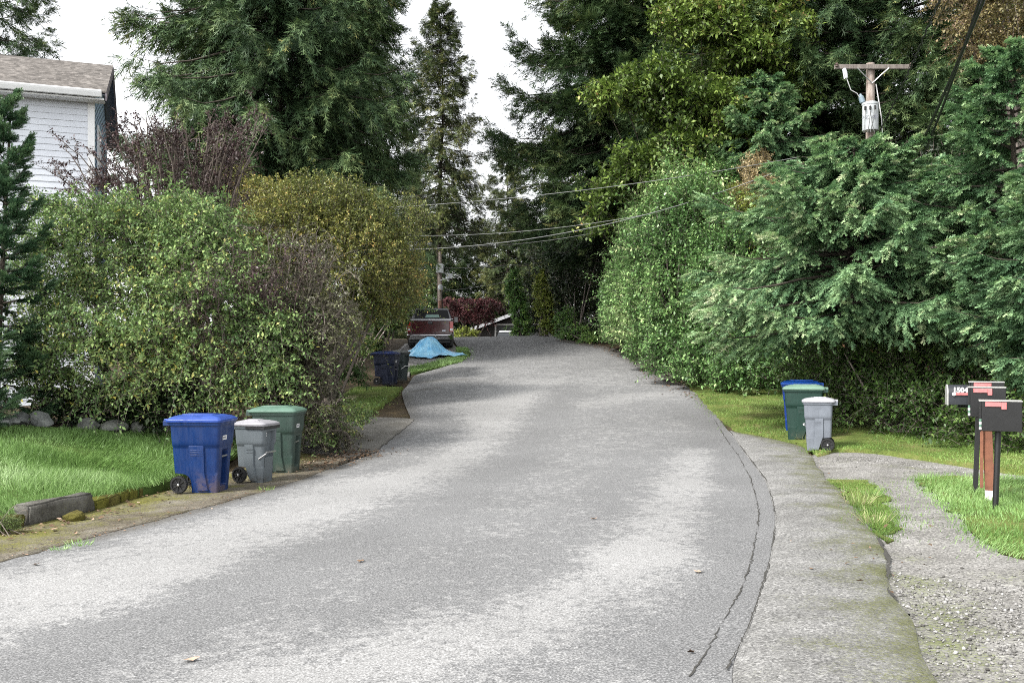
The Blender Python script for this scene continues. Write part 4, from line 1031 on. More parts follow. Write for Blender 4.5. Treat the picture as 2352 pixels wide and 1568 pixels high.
# blue tarpaulin over a low heap behind the truck
MTARP = M_plain('blue_tarp', (.16, .55, .97), .3, 0, .25, 2.2, .3, (.42, .78, .98))
qx, qy, _ = PT(986, 812, 38.6); nx, ny = 120, 90
U, Vv = np.meshgrid(np.linspace(-1.45, 1.6, nx), np.linspace(-1.1, 1.0, ny)); P3 = np.stack([U.ravel(), Vv.ravel(), 0 * U.ravel()], -1)
ang = np.arctan2(Vv, U); rr_ = np.hypot((U + .02) / 1.0, Vv / .95)
hgt = .64 * np.exp(-(rr_ / .58) ** 2.4) + .10 * np.exp(-(rr_ / 1.15) ** 4)
hgt += (.06 * np.abs(np.sin(ang * 4.5 + .8 * np.sin(ang * 3))) - .03 + .025 * np.sin(ang * 9 + 1.3 * np.sin(ang * 3))) * np.clip(rr_ * 1.6, 0, 1) * np.exp(-(rr_ / 1.0) ** 2)
hgt += .035 * np.abs(nz(P3 * 2.4, 2.4, 5)).reshape(U.shape) + .018 * nz(P3 * 6, 2, 6).reshape(U.shape) + .05 * np.clip(U - .9, 0, 1) * np.abs(nz(P3 * 7, 2, 9)).reshape(U.shape) * 2
edge = 1.12 + .16 * np.sin(ang * 3 + .5) + .07 * np.sin(ang * 7)
edge = edge + .5 * np.exp(-((ang + .25) / .28) ** 2)
m_ = (np.hypot(U / 1.05, Vv / .92) < edge)
X, Y = U + qx, Vv + qy; Z = G(X, Y) + .03 + np.maximum(hgt, .01)
idx = np.arange(nx * ny).reshape(ny, nx); q4 = np.stack([idx[:-1, :-1], idx[:-1, 1:], idx[1:, 1:], idx[1:, :-1]], -1).reshape(-1, 4)
q4 = q4[m_.ravel()[q4].all(1)]
tp = npmesh('tarpaulin', np.stack([X, Y, Z], -1).reshape(-1, 3), q4, MTARP, smooth=True); tag(tp, 'bright blue tarpaulin draped over a low heap behind the maroon pickup', 'tarp')
sd_ = tp.modifiers.new('thickness', 'SOLIDIFY'); sd_.thickness = .006

# ------------------------------------------------------------------ utility poles and wires
MPOLE = M_bark('pole_wood', (.20, .15, .12), (.42, .37, .33)); MPOLER = M_bark('pole_red', (.16, .07, .05), (.33, .2, .15)); MGPAINT = M_plain('pale_grey_enamel', (.46, .49, .50), .4, 0, .06, 4)
MWIRE = M_plain('black_wire', (.008, .008, .008), .6, 0, .1, 3); MWIREG = M_plain('grey_wire', (.16, .165, .16), .5, 0, .2, 3); MWIREP = M_plain('pale_wire', (.5, .5, .5), .5)
pd = 29.5; px_, py_, pz_ = PT(1999, 146, pd); gpz = float(G(px_, pd))
up = thing('utility_pole', 'wooden utility pole with crossarm and white transformer rising above the spruces', 'utility pole', (px_, pd, gpz)); tz_ = pz_ - gpz; k2 = pd / F_
MB().tube([(0, 0, -.2), (0, 0, tz_ * .5), (0, 0, tz_)], [.17, .15, .125], 16).build('pole', MPOLE, up, True)
zc_ = tz_ - 12 * k2
MB().rings([[(x, -.22, zc_ - .07 + dz), (x, -.12, zc_ - .07 + dz), (x, -.12, zc_ + .07 + dz), (x, -.22, zc_ + .07 + dz)] for x, dz in ((-86 * k2, 0), (88 * k2, 0))]).build('crossarm', M_bark('arm_wood', (.12, .1, .09), (.28, .25, .22)), up, False, .006)
bs = MB()
for s_ in (-1, 1): bs.tube([(s_ * 36 * k2, -.23, zc_ - .05), (0, -.16, zc_ - 37 * k2)], .018, 6)
bs.build('brace', MSTEEL, up)
for xx in (-83 * k2, 86 * k2):
    MB().lathe([(.02, 0), (.05, .02), (.035, .05), (.055, .08), (.03, .12), (.01, .13)], 'z', 12, Matrix.Translation((xx, -.24, zc_ - .02))).build('insulator', M_plain('porcelain', (.10, .07, .06), .3), up, True)
MB().tube([(-66 * k2, -.24, zc_ - .08), (-64 * k2, -.28, zc_ - .2), (-62 * k2, -.28, zc_ - .38)], .05, 8).tube([(-70 * k2, -.26, zc_ - .1), (-67 * k2, -.30, zc_ - .42)], .02, 6).build('fuse_cutout', MGPAINT, up, True)
MB().tube([(-62 * k2, -.28, zc_ - .38), (-52 * k2, -.28, zc_ - .75), (-38 * k2, -.27, zc_ - .85), (-22 * k2, -.2, zc_ - 1.15)], .014, 6).build('jumper_wire', MWIREP, up, True)
ztop = tz_ - 100 * k2; rT = 17.5 * k2; yT = -.17 - rT - .03
tm = MB().lathe([(.01, ztop + .05), (rT * .7, ztop + .04), (rT * 1.05, ztop), (rT * 1.05, ztop - .06), (rT, ztop - .07), (rT, ztop - 60 * k2), (rT * .96, ztop - 62 * k2), (.01, ztop - 62 * k2)], 'z', 32, Matrix.Translation((0, yT, 0)))
tmo = tm.build('transformer', MGPAINT, up, True, 0); tmo.rotation_euler = (0, 0, rad(-21))
for s_ in (-.55, 0, .55):
    MB().tube([(s_ * rT, yT - rT * .8, ztop - .14), (s_ * rT * 1.1, yT - rT * 1.15, ztop - .16), (s_ * rT * 1.1, yT - rT * 1.2, ztop - .26)], .03, 8).build('bushing', MWIRE, tmo, True)
MB().lathe([(.06, 0), (.085, .02), (.085, .2), (.05, .24), (.03, .3)], 'z', 14, Matrix.Translation((-.22, yT + .12, ztop + .06)) @ Matrix.Rotation(rad(-14), 4, 'Y')).build('bushing', M_plain('blue_grey_bushing', (.18, .24, .28), .4), tmo, True)
for a, b, c in (((-.55, -.14), (-.6, -.5), (-.75, -.95)), ((0, -.3), (-.1, -.6), (-.3, -.95)), ((.0, -.3), (.2, -.65), (.5, -.95)), ((.55, -.2), (.3, -.6), (.0, -.95))):
    MB().tube([(q[0] * rT, yT - rT * 1.03, ztop + q[1]) for q in (a, b, c)], .008, 5).build('lead_wire', MWIREG, tmo)
cu = bpy.data.curves.new('marking', 'FONT'); cu.body = 'XC 100'; cu.size = .15; cu.extrude = .001; cu.align_x = 'CENTER'
tmpo = bpy.data.objects.new('n', cu); COL.objects.link(tmpo); dg = bpy.context.evaluated_depsgraph_get(); dg.update()
me = bpy.data.meshes.new_from_object(tmpo.evaluated_get(dg)); bpy.data.objects.remove(tmpo); me.materials.clear(); me.materials.append(MINK)
o = bpy.data.objects.new('marking', me); COL.objects.link(o); o.parent = tmo; o.location = (0, yT - rT - .012, ztop - .52); o.rotation_euler = (rad(90), 0, 0)
MB().tube([(.16, -.05, zc_ - .5), (.30, -.1, ztop - .3), (.36, -.1, ztop - 1.1)], .018, 6).build('guy_wire', MWIREP, up)

fd = 50.0; fx, fy, fz = PT(1011, 578, fd); gf = float(G(fx, fy)); k3 = fd / F_
fp = thing('utility_pole', 'slim far utility pole behind the pickup with pale boxes on it', 'utility pole', (fx, fy, gf)); h_ = fz - gf
MB().tube([(0, 0, -.2), (0, 0, h_ - 2.6)], [.115, .10], 12).build('pole', MPOLER, fp, True)
MB().tube([(0, 0, h_ - 2.6), (0, 0, h_)], [.099, .085], 12).build('pole_top', MPOLE, fp, True)
MB().box((-.19, -.34, h_ - 1.15), (.19, -.10, h_ - .68)).build('meter_box', MGPAINT, fp, False, .02)
MB().box((.36, -.3, h_ - 1.45), (.66, -.1, h_ - 1.18)).tube([(0, -.12, h_ - 1.55), (.2, -.2, h_ - 1.46), (.6, -.2, h_ - 1.46)], .02, 6).build('bracket_box', MGPAINT, fp)
MB().lathe([(.01, .3), (.12, .25), (.14, .1), (.12, 0), (.01, -.02)], 'z', 16, Matrix.Translation((.03, -.18, h_ - 2.05))).build('lamp_head', MGPAINT, fp, True)

def wire(label, A, B, sag, r, mat, twist=0, n=28):
    A, B = np.array(A), np.array(B); t = np.linspace(0, 1, n if not twist else 160)[:, None]
    P = A * (1 - t) + B * t; P[:, 2] -= sag * 4 * (t * (1 - t))[:, 0]
    if twist: P = P + np.stack([np.cos(t[:, 0] * twist), 0 * t[:, 0], np.sin(t[:, 0] * twist)], -1) * r * .9
    o = MB().tube([tuple(p) for p in P], r, 6).build('overhead_wire', mat, None, True)
    return tag(o, label, 'wire')
wire('top pale service wire crossing above the road', PT(1830, 362, 29.3), PT(640, 486, 32), .35, .011, MWIREG)
wire('thick sagging service wire crossing above the road into the left bush', PT(1830, 376, 29.2), PT(640, 562, 30), 1.05, .013, MWIREG)
wire('thin dark wire crossing just below the thick sagging one', PT(1560, 478, 31), PT(560, 505, 36), .75, .009, MWIREG)
wire('lowest thin wire crossing the road towards the far pole', PT(1520, 500, 33), PT(900, 552, 48), .6, .010, MWIREG)
wire('far thin wire at the top of the far pole', PT(800, 606, 49.9), PT(1260, 600, 49.7), .3, .012, MWIREG)
wire('far thin wire sloping up to the right of the far pole', PT(1013, 668, 49.8), PT(1190, 640, 50), .1, .012, MWIREG)
wire('thick black cable coming down from the top right corner', PT(2268, -20, 13.5), PT(2040, 480, 27), .18, .028, MWIRE)
wire('second thick black cable hugging the first one below', PT(2254, -10, 14.2), PT(2058, 478, 27.2), .35, .024, MWIRE)
wire('thin twisted black cable left of the thick pair', PT(2166, -20, 15.0), PT(2004, 330, 28), .15, .016, MWIRE, 160)
wire('very thin line running to the crossarm end', PT(2190, -20, 16), PT(2086, 156, 29.2), .05, .008, MWIRE)

# ------------------------------------------------------------------ vegetation
def U2X(u, d): return (u - CX) / F_ * d
LF_FIR = M_leaf('fir_needles', [(0, (0.025, 0.054, 0.024)), (.35, (0.059, 0.108, 0.045)), (.6, (0.108, 0.171, 0.068)), (.85, (0.178, 0.239, 0.094)), (1, (0.271, 0.271, 0.094))], .55, .12, .3)
LF_FIR2 = M_leaf('olive_fir_needles', [(0, (0.030, 0.049, 0.023)), (.4, (0.080, 0.110, 0.042)), (.7, (0.152, 0.180, 0.067)), (1, (0.266, 0.247, 0.085))], .55, .12, .3)
LF_BLUE = M_leaf('blue_green_needles', [(0, (0.053, 0.114, 0.054)), (.35, (0.127, 0.242, 0.114)), (.6, (0.263, 0.421, 0.204)), (.8, (0.432, 0.606, 0.299)), (1, (0.573, 0.630, 0.380))], .5, .15, .35)
LF_SPR = M_leaf('dark_spruce_needles', [(0, (0.034, 0.081, 0.043)), (.5, (0.088, 0.174, 0.088)), (1, (0.221, 0.335, 0.166))], .5, .12, .35)
LF_LAUREL = M_leaf('laurel_leaves', [(0, (0.056, 0.116, 0.036)), (.35, (0.114, 0.232, 0.069)), (.6, (0.232, 0.394, 0.129)), (.8, (0.438, 0.601, 0.240)), (1, (0.694, 0.750, 0.380))], .42, .25, .45)
LF_MAPLE = M_leaf('maple_leaves', [(0, (0.034, 0.065, 0.015)), (.35, (0.086, 0.142, 0.024)), (.6, (0.161, 0.243, 0.044)), (.78, (0.264, 0.355, 0.078)), (.92, (0.413, 0.421, 0.140)), (1, (0.482, 0.323, 0.140))], .5, .3, .4)
LF_GREEN = M_leaf('shrub_leaves', [(0, (0.048, 0.096, 0.032)), (.35, (0.111, 0.191, 0.063)), (.6, (0.210, 0.322, 0.108)), (.8, (0.353, 0.463, 0.158)), (.97, (0.598, 0.563, 0.202)), (1, (0.676, 0.603, 0.134))], .6, .3, .3)
LF_OLIVE = M_leaf('olive_leaves', [(0, (0.057, 0.079, 0.019)), (.35, (0.140, 0.169, 0.043)), (.6, (0.248, 0.262, 0.068)), (.8, (0.380, 0.337, 0.098)), (1, (0.594, 0.375, 0.131))], .5, .3, .4)
LF_PLUM = M_leaf('plum_leaves', [(0, (0.017, 0.010, 0.011)), (.45, (0.043, 0.025, 0.026)), (.75, (0.084, 0.047, 0.048)), (1, (0.178, 0.103, 0.112))], .45, .2, .5)
LF_DEAD = M_leaf('dull_brown_leaves', [(0, (0.030, 0.033, 0.020)), (.4, (0.073, 0.071, 0.043)), (.7, (0.146, 0.149, 0.081)), (.9, (0.207, 0.238, 0.095)), (1, (0.243, 0.327, 0.095))], .5, .2, .4)
LF_BRAM = M_leaf('bramble_leaves', [(0, (0.024, 0.054, 0.014)), (.4, (0.060, 0.119, 0.027)), (.7, (0.128, 0.212, 0.051)), (.93, (0.221, 0.323, 0.085)), (1, (0.750, 0.374, 0.204))], .42, .25, .45)
LF_SHADE = M_leaf('shade_dark_leaves', [(0, (0.008, 0.018, 0.007)), (.5, (0.021, 0.042, 0.013)), (1, (0.065, 0.104, 0.029))], .45, .15, .4)  # near-black greens: woodland shade put into the leaf colour
LF_RED = M_leaf('red_maple_leaves', [(0, (0.042, 0.012, 0.014)), (.5, (0.120, 0.036, 0.042)), (.8, (0.228, 0.090, 0.090)), (1, (0.384, 0.060, 0.072))], .5, .25, .4)
LF_IVY = M_leaf('ivy_leaves', [(0, (0.051, 0.114, 0.036)), (.5, (0.153, 0.306, 0.076)), (1, (0.510, 0.689, 0.178))], .38, .2, .5)
LF_IVYY = M_leaf('yellow_ivy_leaves', [(0, (0.096, 0.144, 0.033)), (.5, (0.288, 0.360, 0.072)), (1, (0.720, 0.720, 0.192))], .38, .2, .5)
LF_GOLD = M_leaf('golden_leaves', [(0, (0.058, 0.058, 0.022)), (.4, (0.164, 0.145, 0.055)), (.7, (0.304, 0.247, 0.110)), (1, (0.421, 0.291, 0.219))], .5, .3, .4)
LF_PALE = M_leaf('pale_seed_heads', [(0, (0.204, 0.173, 0.082)), (.5, (0.490, 0.388, 0.204)), (1, (0.750, 0.612, 0.408))], .6, .3, .3)
LF_LIME = M_leaf('lime_leaves', [(0, (0.070, 0.098, 0.017)), (.5, (0.210, 0.266, 0.042)), (1, (0.448, 0.476, 0.112))], .5, .3, .4)
LF_JUN = M_leaf('pale_juniper_needles', [(0, (.07, .11, .03)), (.5, (.17, .24, .075)), (1, (.30, .36, .12))], .6, .25, .3)

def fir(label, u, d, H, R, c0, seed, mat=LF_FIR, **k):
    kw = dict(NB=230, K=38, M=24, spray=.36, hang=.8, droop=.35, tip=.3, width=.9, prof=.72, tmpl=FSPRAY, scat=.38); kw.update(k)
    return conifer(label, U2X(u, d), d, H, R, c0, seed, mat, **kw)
GB = 'tall conifers'
fir('dark conifer rising behind the grey shingle roof at the far left', -25, 44, 26, 4.6, 5, 11, NB=170, tip=.4)
fir('largest dense fir, broad and dark, behind the left shrubs', 640, 37, 33, 6.0, 6.3, 12, NB=430, K=52, M=26, spray=.42, hang=1.05, lo=-.3, hi=.35)
fir('ragged fir on the left of the largest dense fir, sky showing through', 495, 41, 31, 3.1, 3, 13, NB=190, K=34, M=20, hang=1.1, tip=.45)
fir('dark fir on the right of the largest dense fir', 795, 43, 29, 3.5, 5.5, 14, NB=260, spray=.42, hang=1.0)
fir('slim pointed spruce alone against the white sky behind the pickup', 1012, 54, 19.2, 3.9, 6.0, 15, LF_FIR2, NB=230, K=30, M=18, spray=.34, hang=.9, tip=.35, prof=.74, lo=-.22)
fir('smaller fir right of the slim pointed spruce with drooping boughs', 1165, 84, 19, 4.4, 3.5, 16, LF_FIR2, NB=150, hang=.9)
fir('tall fir with blue green boughs left of the yellow green maple', 1425, 44, 36, 6.0, 5.6, 17, LF_FIR, NB=430, K=54, M=27, spray=.42, hi=.4, lo=-.32, hang=.6, tip=.45)
fir('fir behind the tall blue green one, in the dark above the road', 1520, 49, 34, 5.0, 3, 18)
fir('dark fir behind the yellow green maple', 1650, 41, 33, 5.5, 5, 19, NB=240)
fir('big dark fir left of the transformer pole', 1850, 37, 34, 5.6, 4, 20, NB=340, K=44, spray=.42, hang=.8)
fir('big dark fir right of the transformer pole', 2150, 36, 33, 5.6, 4, 21, NB=340, K=44, spray=.42, hang=.8)
fir('big dark fir at the right edge behind the golden tree', 2440, 35, 32, 5.8, 3, 22, NB=280, K=36)
for i, (u, d, H, R) in enumerate([(870, 80, 14, 4.2), (950, 82, 15.5, 4.2), (1035, 86, 14, 4.2), (1100, 90, 13, 4.5), (1190, 88, 14, 4.4), (1280, 84, 17, 4.6), (1400, 62, 17, 4.6), (760, 76, 15, 4.5), (1500, 58, 18, 5), (620, 74, 15, 4.5), (1235, 98, 13, 5), (990, 100, 14, 5), (1560, 52, 20, 5), (1720, 50, 20, 5), (1950, 48, 22, 5.5), (2250, 46, 22, 5.5)]):
    fir('background conifer deep in the dark wood beyond the crest of the road', u, d, H, R, .2, 300 + i, LF_FIR if i % 3 else LF_FIR2, NB=150, K=28, M=15, spray=.52, width=.95, group='background conifers')

# near blue green spruces on the right
NS = dict(tmpl=FINGER, spray=.165, width=1.2, hang=.6, droop=.34, tip=.24, hi=.5, lo=-.04, prof=.6, NB=85, K=56, M=24, scat=.2)
def nspr(label, u, d, vtop, R, c0, seed, **k):
    kw = dict(NS); kw.update(k); x = U2X(u, d); H = PT(u, vtop, d)[2] - float(G(x, d))
    return conifer(label, x, d, H, R, c0, seed, LF_BLUE, name='spruce_tree', group=None, trunk_r=.13, **kw)
nspr('blue green spruce with full tiers in front of the transformer pole', 1950, 20.5, 335, 3.6, 2.2, 31, NB=105, K=66, M=25, lo=.0)
nspr('blue green spruce with a pointed tip just left of the transformer', 1760, 32.5, 175, 2.3, 6.5, 32, NB=70)
nspr('blue green spruce at the right edge below the golden tree', 2330, 19, 120, 2.7, 1.9, 33, NB=95)
nspr('blue green spruce between the transformer pole and the right edge', 2150, 23.5, 370, 2.6, 2.2, 34, NB=80)
nspr('nearest spruce at the right edge hanging over the mailboxes', 2500, 15.5, 300, 2.0, 1.6, 35, NB=75)
x_ = U2X(8, 16.6)
conifer('dark narrow spruce at the left edge in front of the white house', x_, 16.6, PT(0, 232, 16.6)[2] - float(G(x_, 16.6)), .78, .35, 36, LF_SPR, name='spruce_tree', NB=72, K=44, M=18, tmpl=FINGER, spray=.13, width=.9, hang=.3, droop=.25, tip=.4, hi=.9, lo=-.05, prof=.75, trunk_r=.06)
x_ = U2X(-150, 15)
conifer('spruce just inside the left edge beside the dark narrow one', x_, 15, 3.2, 1.1, .2, 37, LF_SPR, name='spruce_tree', NB=110, K=34, M=18, tmpl=FINGER, spray=.13, width=.9, hang=.3, droop=.25, tip=.4, hi=.9, lo=-.05, prof=.75, trunk_r=.06)

def LB(L): return [(*PT(u, v, d), rx, ry, rz) for u, v, d, rx, ry, rz in L]
def gbase(u, d): x = U2X(u, d); return (x, d, float(G(x, d)))
bush('laurel_hedge', 'tall bright green laurel hedge along the right side of the road', gbase(1560, 31),
     LB([(1432, 715, 39, 1.0, 1.7, 2.2), (1462, 690, 36.5, 1.3, 1.8, 2.9), (1500, 655, 34, 1.5, 1.8, 3.5), (1545, 640, 32, 1.7, 1.7, 3.6), (1600, 640, 30.3, 1.8, 1.6, 3.5), (1545, 500, 33, 1.6, 1.5, 1.8),
         (1640, 470, 32.5, 1.5, 1.5, 1.5), (1590, 440, 33, 1.0, 1.2, 1.6), (1690, 690, 29, 1.8, 1.5, 2.8), (1770, 760, 28, 1.6, 1.4, 2.0), (1850, 800, 27.5, 1.6, 1.4, 1.6), (1560, 812, 29.6, 1.0, .9, 1.0), (1500, 790, 33, .9, .9, 1.0), (1640, 830, 28, 1.2, .9, 1.0), (1730, 850, 26.8, 1.3, .9, .9)]),
     12500, LF_LAUREL, 51, stream=.02, ln=.46, nl=11, leaf=.125, tmpl=LEAF, grav=.06, updir=.55, bumpy=.12, depth=.22, cat_='hedge', stems=14)
bush('shrub', 'light lime green laurel top standing above the hedge', gbase(1640, 33.5), LB([(1640, 370, 33.5, .45, .5, .9), (1600, 405, 33.5, .7, .7, .7), (1690, 430, 33, .9, .8, .7), (1520, 450, 34, .8, .8, .8)]), 700, LF_LIME, 52, ln=.45, nl=11, leaf=.13, grav=.05, updir=.9)
bush('shrub', 'shrub with pale tan seed heads above the hedge', gbase(1750, 31), LB([(1740, 400, 31, .6, .7, .75), (1760, 440, 30.5, .9, .8, .6), (1720, 455, 31, .9, .8, .5)]), 750, LF_PALE, 53, ln=.35, nl=10, leaf=.085, grav=.1, updir=.9)
bush('shrub', 'olive shrub with fine leaves under the pale seed heads', gbase(1750, 30), LB([(1740, 510, 30, 1.4, 1, 1.0), (1680, 480, 31, 1.0, 1, .8), (1800, 560, 29, 1.0, 1, .9)]), 1100, LF_LIME, 54, ln=.35, nl=10, leaf=.08, grav=.15)
bush('maple_tree', 'broad yellow green maple leaning over the hedge from the dark firs', gbase(1620, 36),
     LB([(1640, 60, 34, 1.6, 1.4, 1.0), (1720, 120, 34, 1.3, 1.3, .9), (1580, 20, 35, 1.2, 1.2, .8), (1500, 190, 33.5, 1.1, 1.2, .75), (1430, 215, 33, .95, 1, .6), (1390, 225, 33, .55, .8, .5), (1560, 250, 33.5, 1.3, 1.3, .8), (1650, 240, 33.5, 1.2, 1.3, .9),
         (1700, 320, 33.5, 1.2, 1.2, .8), (1560, 330, 33, 1.0, 1.1, .6), (1480, 390, 33, 1.35, 1.1, .75), (1420, 440, 34, .9, 1, .7), (1590, 400, 34, 1.2, 1.1, .8), (1400, 500, 35.5, .7, .9, .8), (1790, 60, 34.5, 1.2, 1.2, 1.0), (1800, 200, 35, 1.1, 1.2, 1.0), (1700, -40, 35, 2, 1.5, 1.0)]),
     6500, LF_MAPLE, 55, ln=.55, nl=10, leaf=.19, tmpl=LEAF, grav=.35, updir=.3, bumpy=.3, depth=.45, cat_='tree', trunk=True, bark=BARK, spread=1.0, stem_r=.05)
bush('golden_tree', 'rust and gold leaved tree in the top right corner', gbase(2420, 27), LB([(2310, 60, 26, 1.0, 1, 1.2), (2380, 20, 26, 1.3, 1.2, 1.3), (2260, -30, 26.5, 1.2, 1.2, .8), (2230, 60, 26, .5, .6, .5), (2420, 140, 25.5, 1.1, 1, 1.0), (2280, 120, 26, .7, .7, .5)]),
     2400, LF_GOLD, 56, ln=.45, nl=11, leaf=.10, tmpl=LEAF, grav=.3, bumpy=.3, depth=.4, cat_='tree', trunk=True, stem_r=.09)
bush('bramble_shrub', 'dark bramble thicket with a few orange leaves behind the right hand bins', gbase(2050, 19.5),
     LB([(1905, 850, 23, 1.0, .9, 1.0), (1960, 900, 21, 1.0, .9, .8), (2030, 915, 19.8, 1.0, .8, .75), (2110, 935, 18.8, 1.0, .8, .75), (2200, 960, 18, 1.0, .8, .75), (2300, 985, 17, 1.0, .8, .75), (2420, 1010, 16, 1.1, .8, .8), (1990, 820, 21.8, 1.0, .9, .9), (1950, 800, 19.9, .7, .5, .6), (2090, 830, 20.6, 1.0, .9, .9), (2200, 850, 19.5, 1.2, .9, .9), (2330, 880, 18.4, 1.2, .9, .9)]),
     4200, LF_BRAM, 57, ln=.36, nl=9, leaf=.095, grav=.2, updir=.25, bumpy=.22, depth=.4)
bush('understory_shrub', 'shade-dark undergrowth below the spruces behind the bramble', gbase(2100, 25.5),
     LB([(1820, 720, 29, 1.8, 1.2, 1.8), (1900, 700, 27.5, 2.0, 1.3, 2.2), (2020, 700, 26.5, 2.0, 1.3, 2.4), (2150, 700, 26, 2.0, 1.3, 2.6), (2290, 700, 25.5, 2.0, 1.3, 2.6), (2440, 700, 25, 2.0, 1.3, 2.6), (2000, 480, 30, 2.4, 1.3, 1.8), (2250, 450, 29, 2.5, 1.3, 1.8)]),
     3800, LF_SHADE, 58, ln=.55, nl=10, leaf=.16, grav=.2, bumpy=.25, depth=.4, stems=14)
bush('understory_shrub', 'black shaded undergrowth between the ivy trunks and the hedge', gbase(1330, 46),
     LB([(1305, 690, 52, 1.2, 1, 2.2), (1350, 680, 50, 1.2, 1, 2.4), (1395, 700, 47, 1.0, 1, 2.0), (1232, 690, 54, .8, .8, 2.0), (1440, 560, 46, 1.8, 1, 2.2), (1310, 600, 54, 1.6, 1, 1.6), (1260, 700, 60, 1.4, 1, 2.6), (1350, 600, 58, 2.4, 1.5, 3.2), (1440, 450, 54, 2.4, 1.5, 3.0), (1222, 735, 53, .5, .5, 1.3), (1275, 560, 62, 1.8, 1.2, 2.2)]), 4200, LF_SHADE, 59, ln=.55, nl=10, leaf=.17, grav=.2, bumpy=.25, depth=.4)
bush('ivy_column', 'ivy clad trunk at the left end of the dark gap above the road', gbase(1192, 51), LB([(1180, 660, 51, .38, .4, .9), (1190, 705, 51, .48, .45, .9), (1200, 750, 51, .5, .45, .8)]), 520, LF_IVY, 60, ln=.3, nl=9, leaf=.15, grav=.2, cat_='ivy')
bush('ivy_column', 'yellow green ivy trunk in the middle of the dark gap above the road', gbase(1252, 49), LB([(1243, 660, 49, .36, .4, .8), (1250, 700, 49, .42, .45, .9), (1262, 748, 49, .42, .45, .7)]), 520, LF_IVYY, 61, ln=.3, nl=9, leaf=.15, grav=.2, cat_='ivy')
bush('ivy_column', 'low dark ivy heap right of the yellow green ivy trunk', gbase(1320, 46.5), LB([(1300, 745, 47.5, .6, .6, .9), (1330, 770, 45.5, .9, .6, .45), (1370, 785, 43.5, .9, .6, .35)]), 520, LF_IVY, 62, ln=.3, nl=9, leaf=.11, grav=.2, cat_='ivy')

# left side
bush('leafy_shrub', 'large green leafy shrub filling the left behind the lawn', gbase(360, 18.6),
     LB([(190, 640, 18.4, 1.05, 1, 1.0), (110, 560, 18.8, .6, .7, .6), (130, 720, 18, .6, .7, .7), (420, 560, 18.6, .9, .9, .8), (130, 470, 19.4, .5, .6, .3), (270, 480, 19.6, .5, .6, .25), (420, 470, 19.8, .45, .6, .25), (60, 640, 18, .4, .5, .4), (80, 820, 17.4, .4, .5, .4), (470, 690, 17.2, .8, .7, .7), (640, 760, 17.6, .5, .6, .5), (310, 590, 18.8, 1.15, 1, .95), (400, 690, 17.8, 1.2, 1, 1.1), (230, 790, 17.3, 1.15, 1, .95), (420, 830, 17.2, 1.2, 1, .9), (550, 750, 17.8, .95, .9, .95), (620, 850, 17.4, .55, .7, .7), (145, 850, 17.3, .6, .7, .55), (340, 520, 19.2, 1.0, 1, .5), (210, 515, 19, .75, .8, .45), (520, 620, 18.6, .9, .9, .9), (480, 500, 19.4, .7, .8, .4), (300, 900, 17.4, 1.2, .8, .45), (520, 905, 17.4, .8, .7, .45)]),
     7600, LF_GREEN, 63, ln=.46, nl=11, leaf=.082, tmpl=LEAF, grav=.35, updir=.35, bumpy=.45, depth=.62, stream=.13, stems=16)
bush('olive_shrub', 'large rounded olive shrub turning orange, left of the pickup', gbase(760, 26),
     LB([(700, 520, 26, 1.5, 1.4, 1.2), (820, 505, 26.5, 1.4, 1.3, .9), (905, 590, 27, .75, 1, 1.0), (600, 560, 25, 1.1, 1.2, 1.2), (780, 620, 25.5, 1.6, 1.4, 1.3), (930, 660, 28, .6, .8, .75), (860, 690, 27, 1.0, 1, 1.0), (640, 450, 27, 1.2, 1.2, .55), (550, 425, 27.5, .8, .9, .6), (740, 440, 27, 1.0, 1, .5), (700, 700, 25, 1.5, 1.2, 1.2)]),
     6200, LF_OLIVE, 64, ln=.55, nl=13, leaf=.085, grav=.35, updir=.4, stream=.02, bumpy=.3, depth=.35, stems=14)
bush('green_shrub', 'green shrub under the olive one, reaching over the pickup', gbase(815, 33), LB([(900, 660, 31.5, .9, .8, .75), (950, 690, 33, .55, .6, .5), (850, 720, 31, .8, .8, .7), (835, 800, 31, .55, .5, .5), (800, 860, 28, .5, .5, .4)]), 900, LF_GREEN, 65, stream=0, ln=.42, nl=11, leaf=.10, grav=.3, updir=.3)
bush('rhododendron', 'dark glossy rhododendron beside the tailgate of the pickup', gbase(890, 34), LB([(872, 742, 34, .65, .6, .5), (905, 735, 35, .4, .5, .35), (848, 792, 33.5, .4, .5, .5)]), 420, LF_BRAM, 66, stream=0, ln=.34, nl=9, leaf=.17, grav=.1, updir=.5)
r_ = np.random.default_rng(5)
tips = []
for u0, v0, u1, v1, n in ((95, 330, 240, 400, 9), (200, 290, 330, 370, 11), (250, 250, 340, 330, 7), (330, 260, 520, 320, 22), (480, 260, 625, 350, 20), (300, 330, 540, 420, 20), (110, 380, 300, 430, 12)):
    for _ in range(n): tips.append(PT(r_.uniform(u0, u1), r_.uniform(v0, v1), r_.uniform(19.6, 22)))
arch_shrub('plum_tree', 'thin purple leaved plum tree in front of the house corner', gbase(430, 21), tips, LF_PLUM, 67, twigs=6, tl=.5, nl=6, leaf=.072, grav=.18, cat_='tree', r0=.035, rise=.35, sub=5)
tips = []
for u0, v0, u1, v1, n in ((600, 520, 760, 640, 14), (640, 620, 800, 720, 16), (690, 690, 815, 800, 24), (600, 800, 790, 900, 18), (660, 860, 790, 960, 14), (680, 960, 800, 1030, 9), (700, 560, 800, 620, 5)):
    for _ in range(n): tips.append(PT(r_.uniform(u0, u1), r_.uniform(v0, v1), r_.uniform(17.4, 20.2)))
arch_shrub('half_bare_shrub', 'half bare brown shrub of arching twigs behind the sage green bin', gbase(655, 18.8), tips, LF_DEAD, 68, twigs=10, tl=.5, nl=6, leaf=.06, grav=.45, r0=.026, rise=.6, sub=5, bark=BARKG)
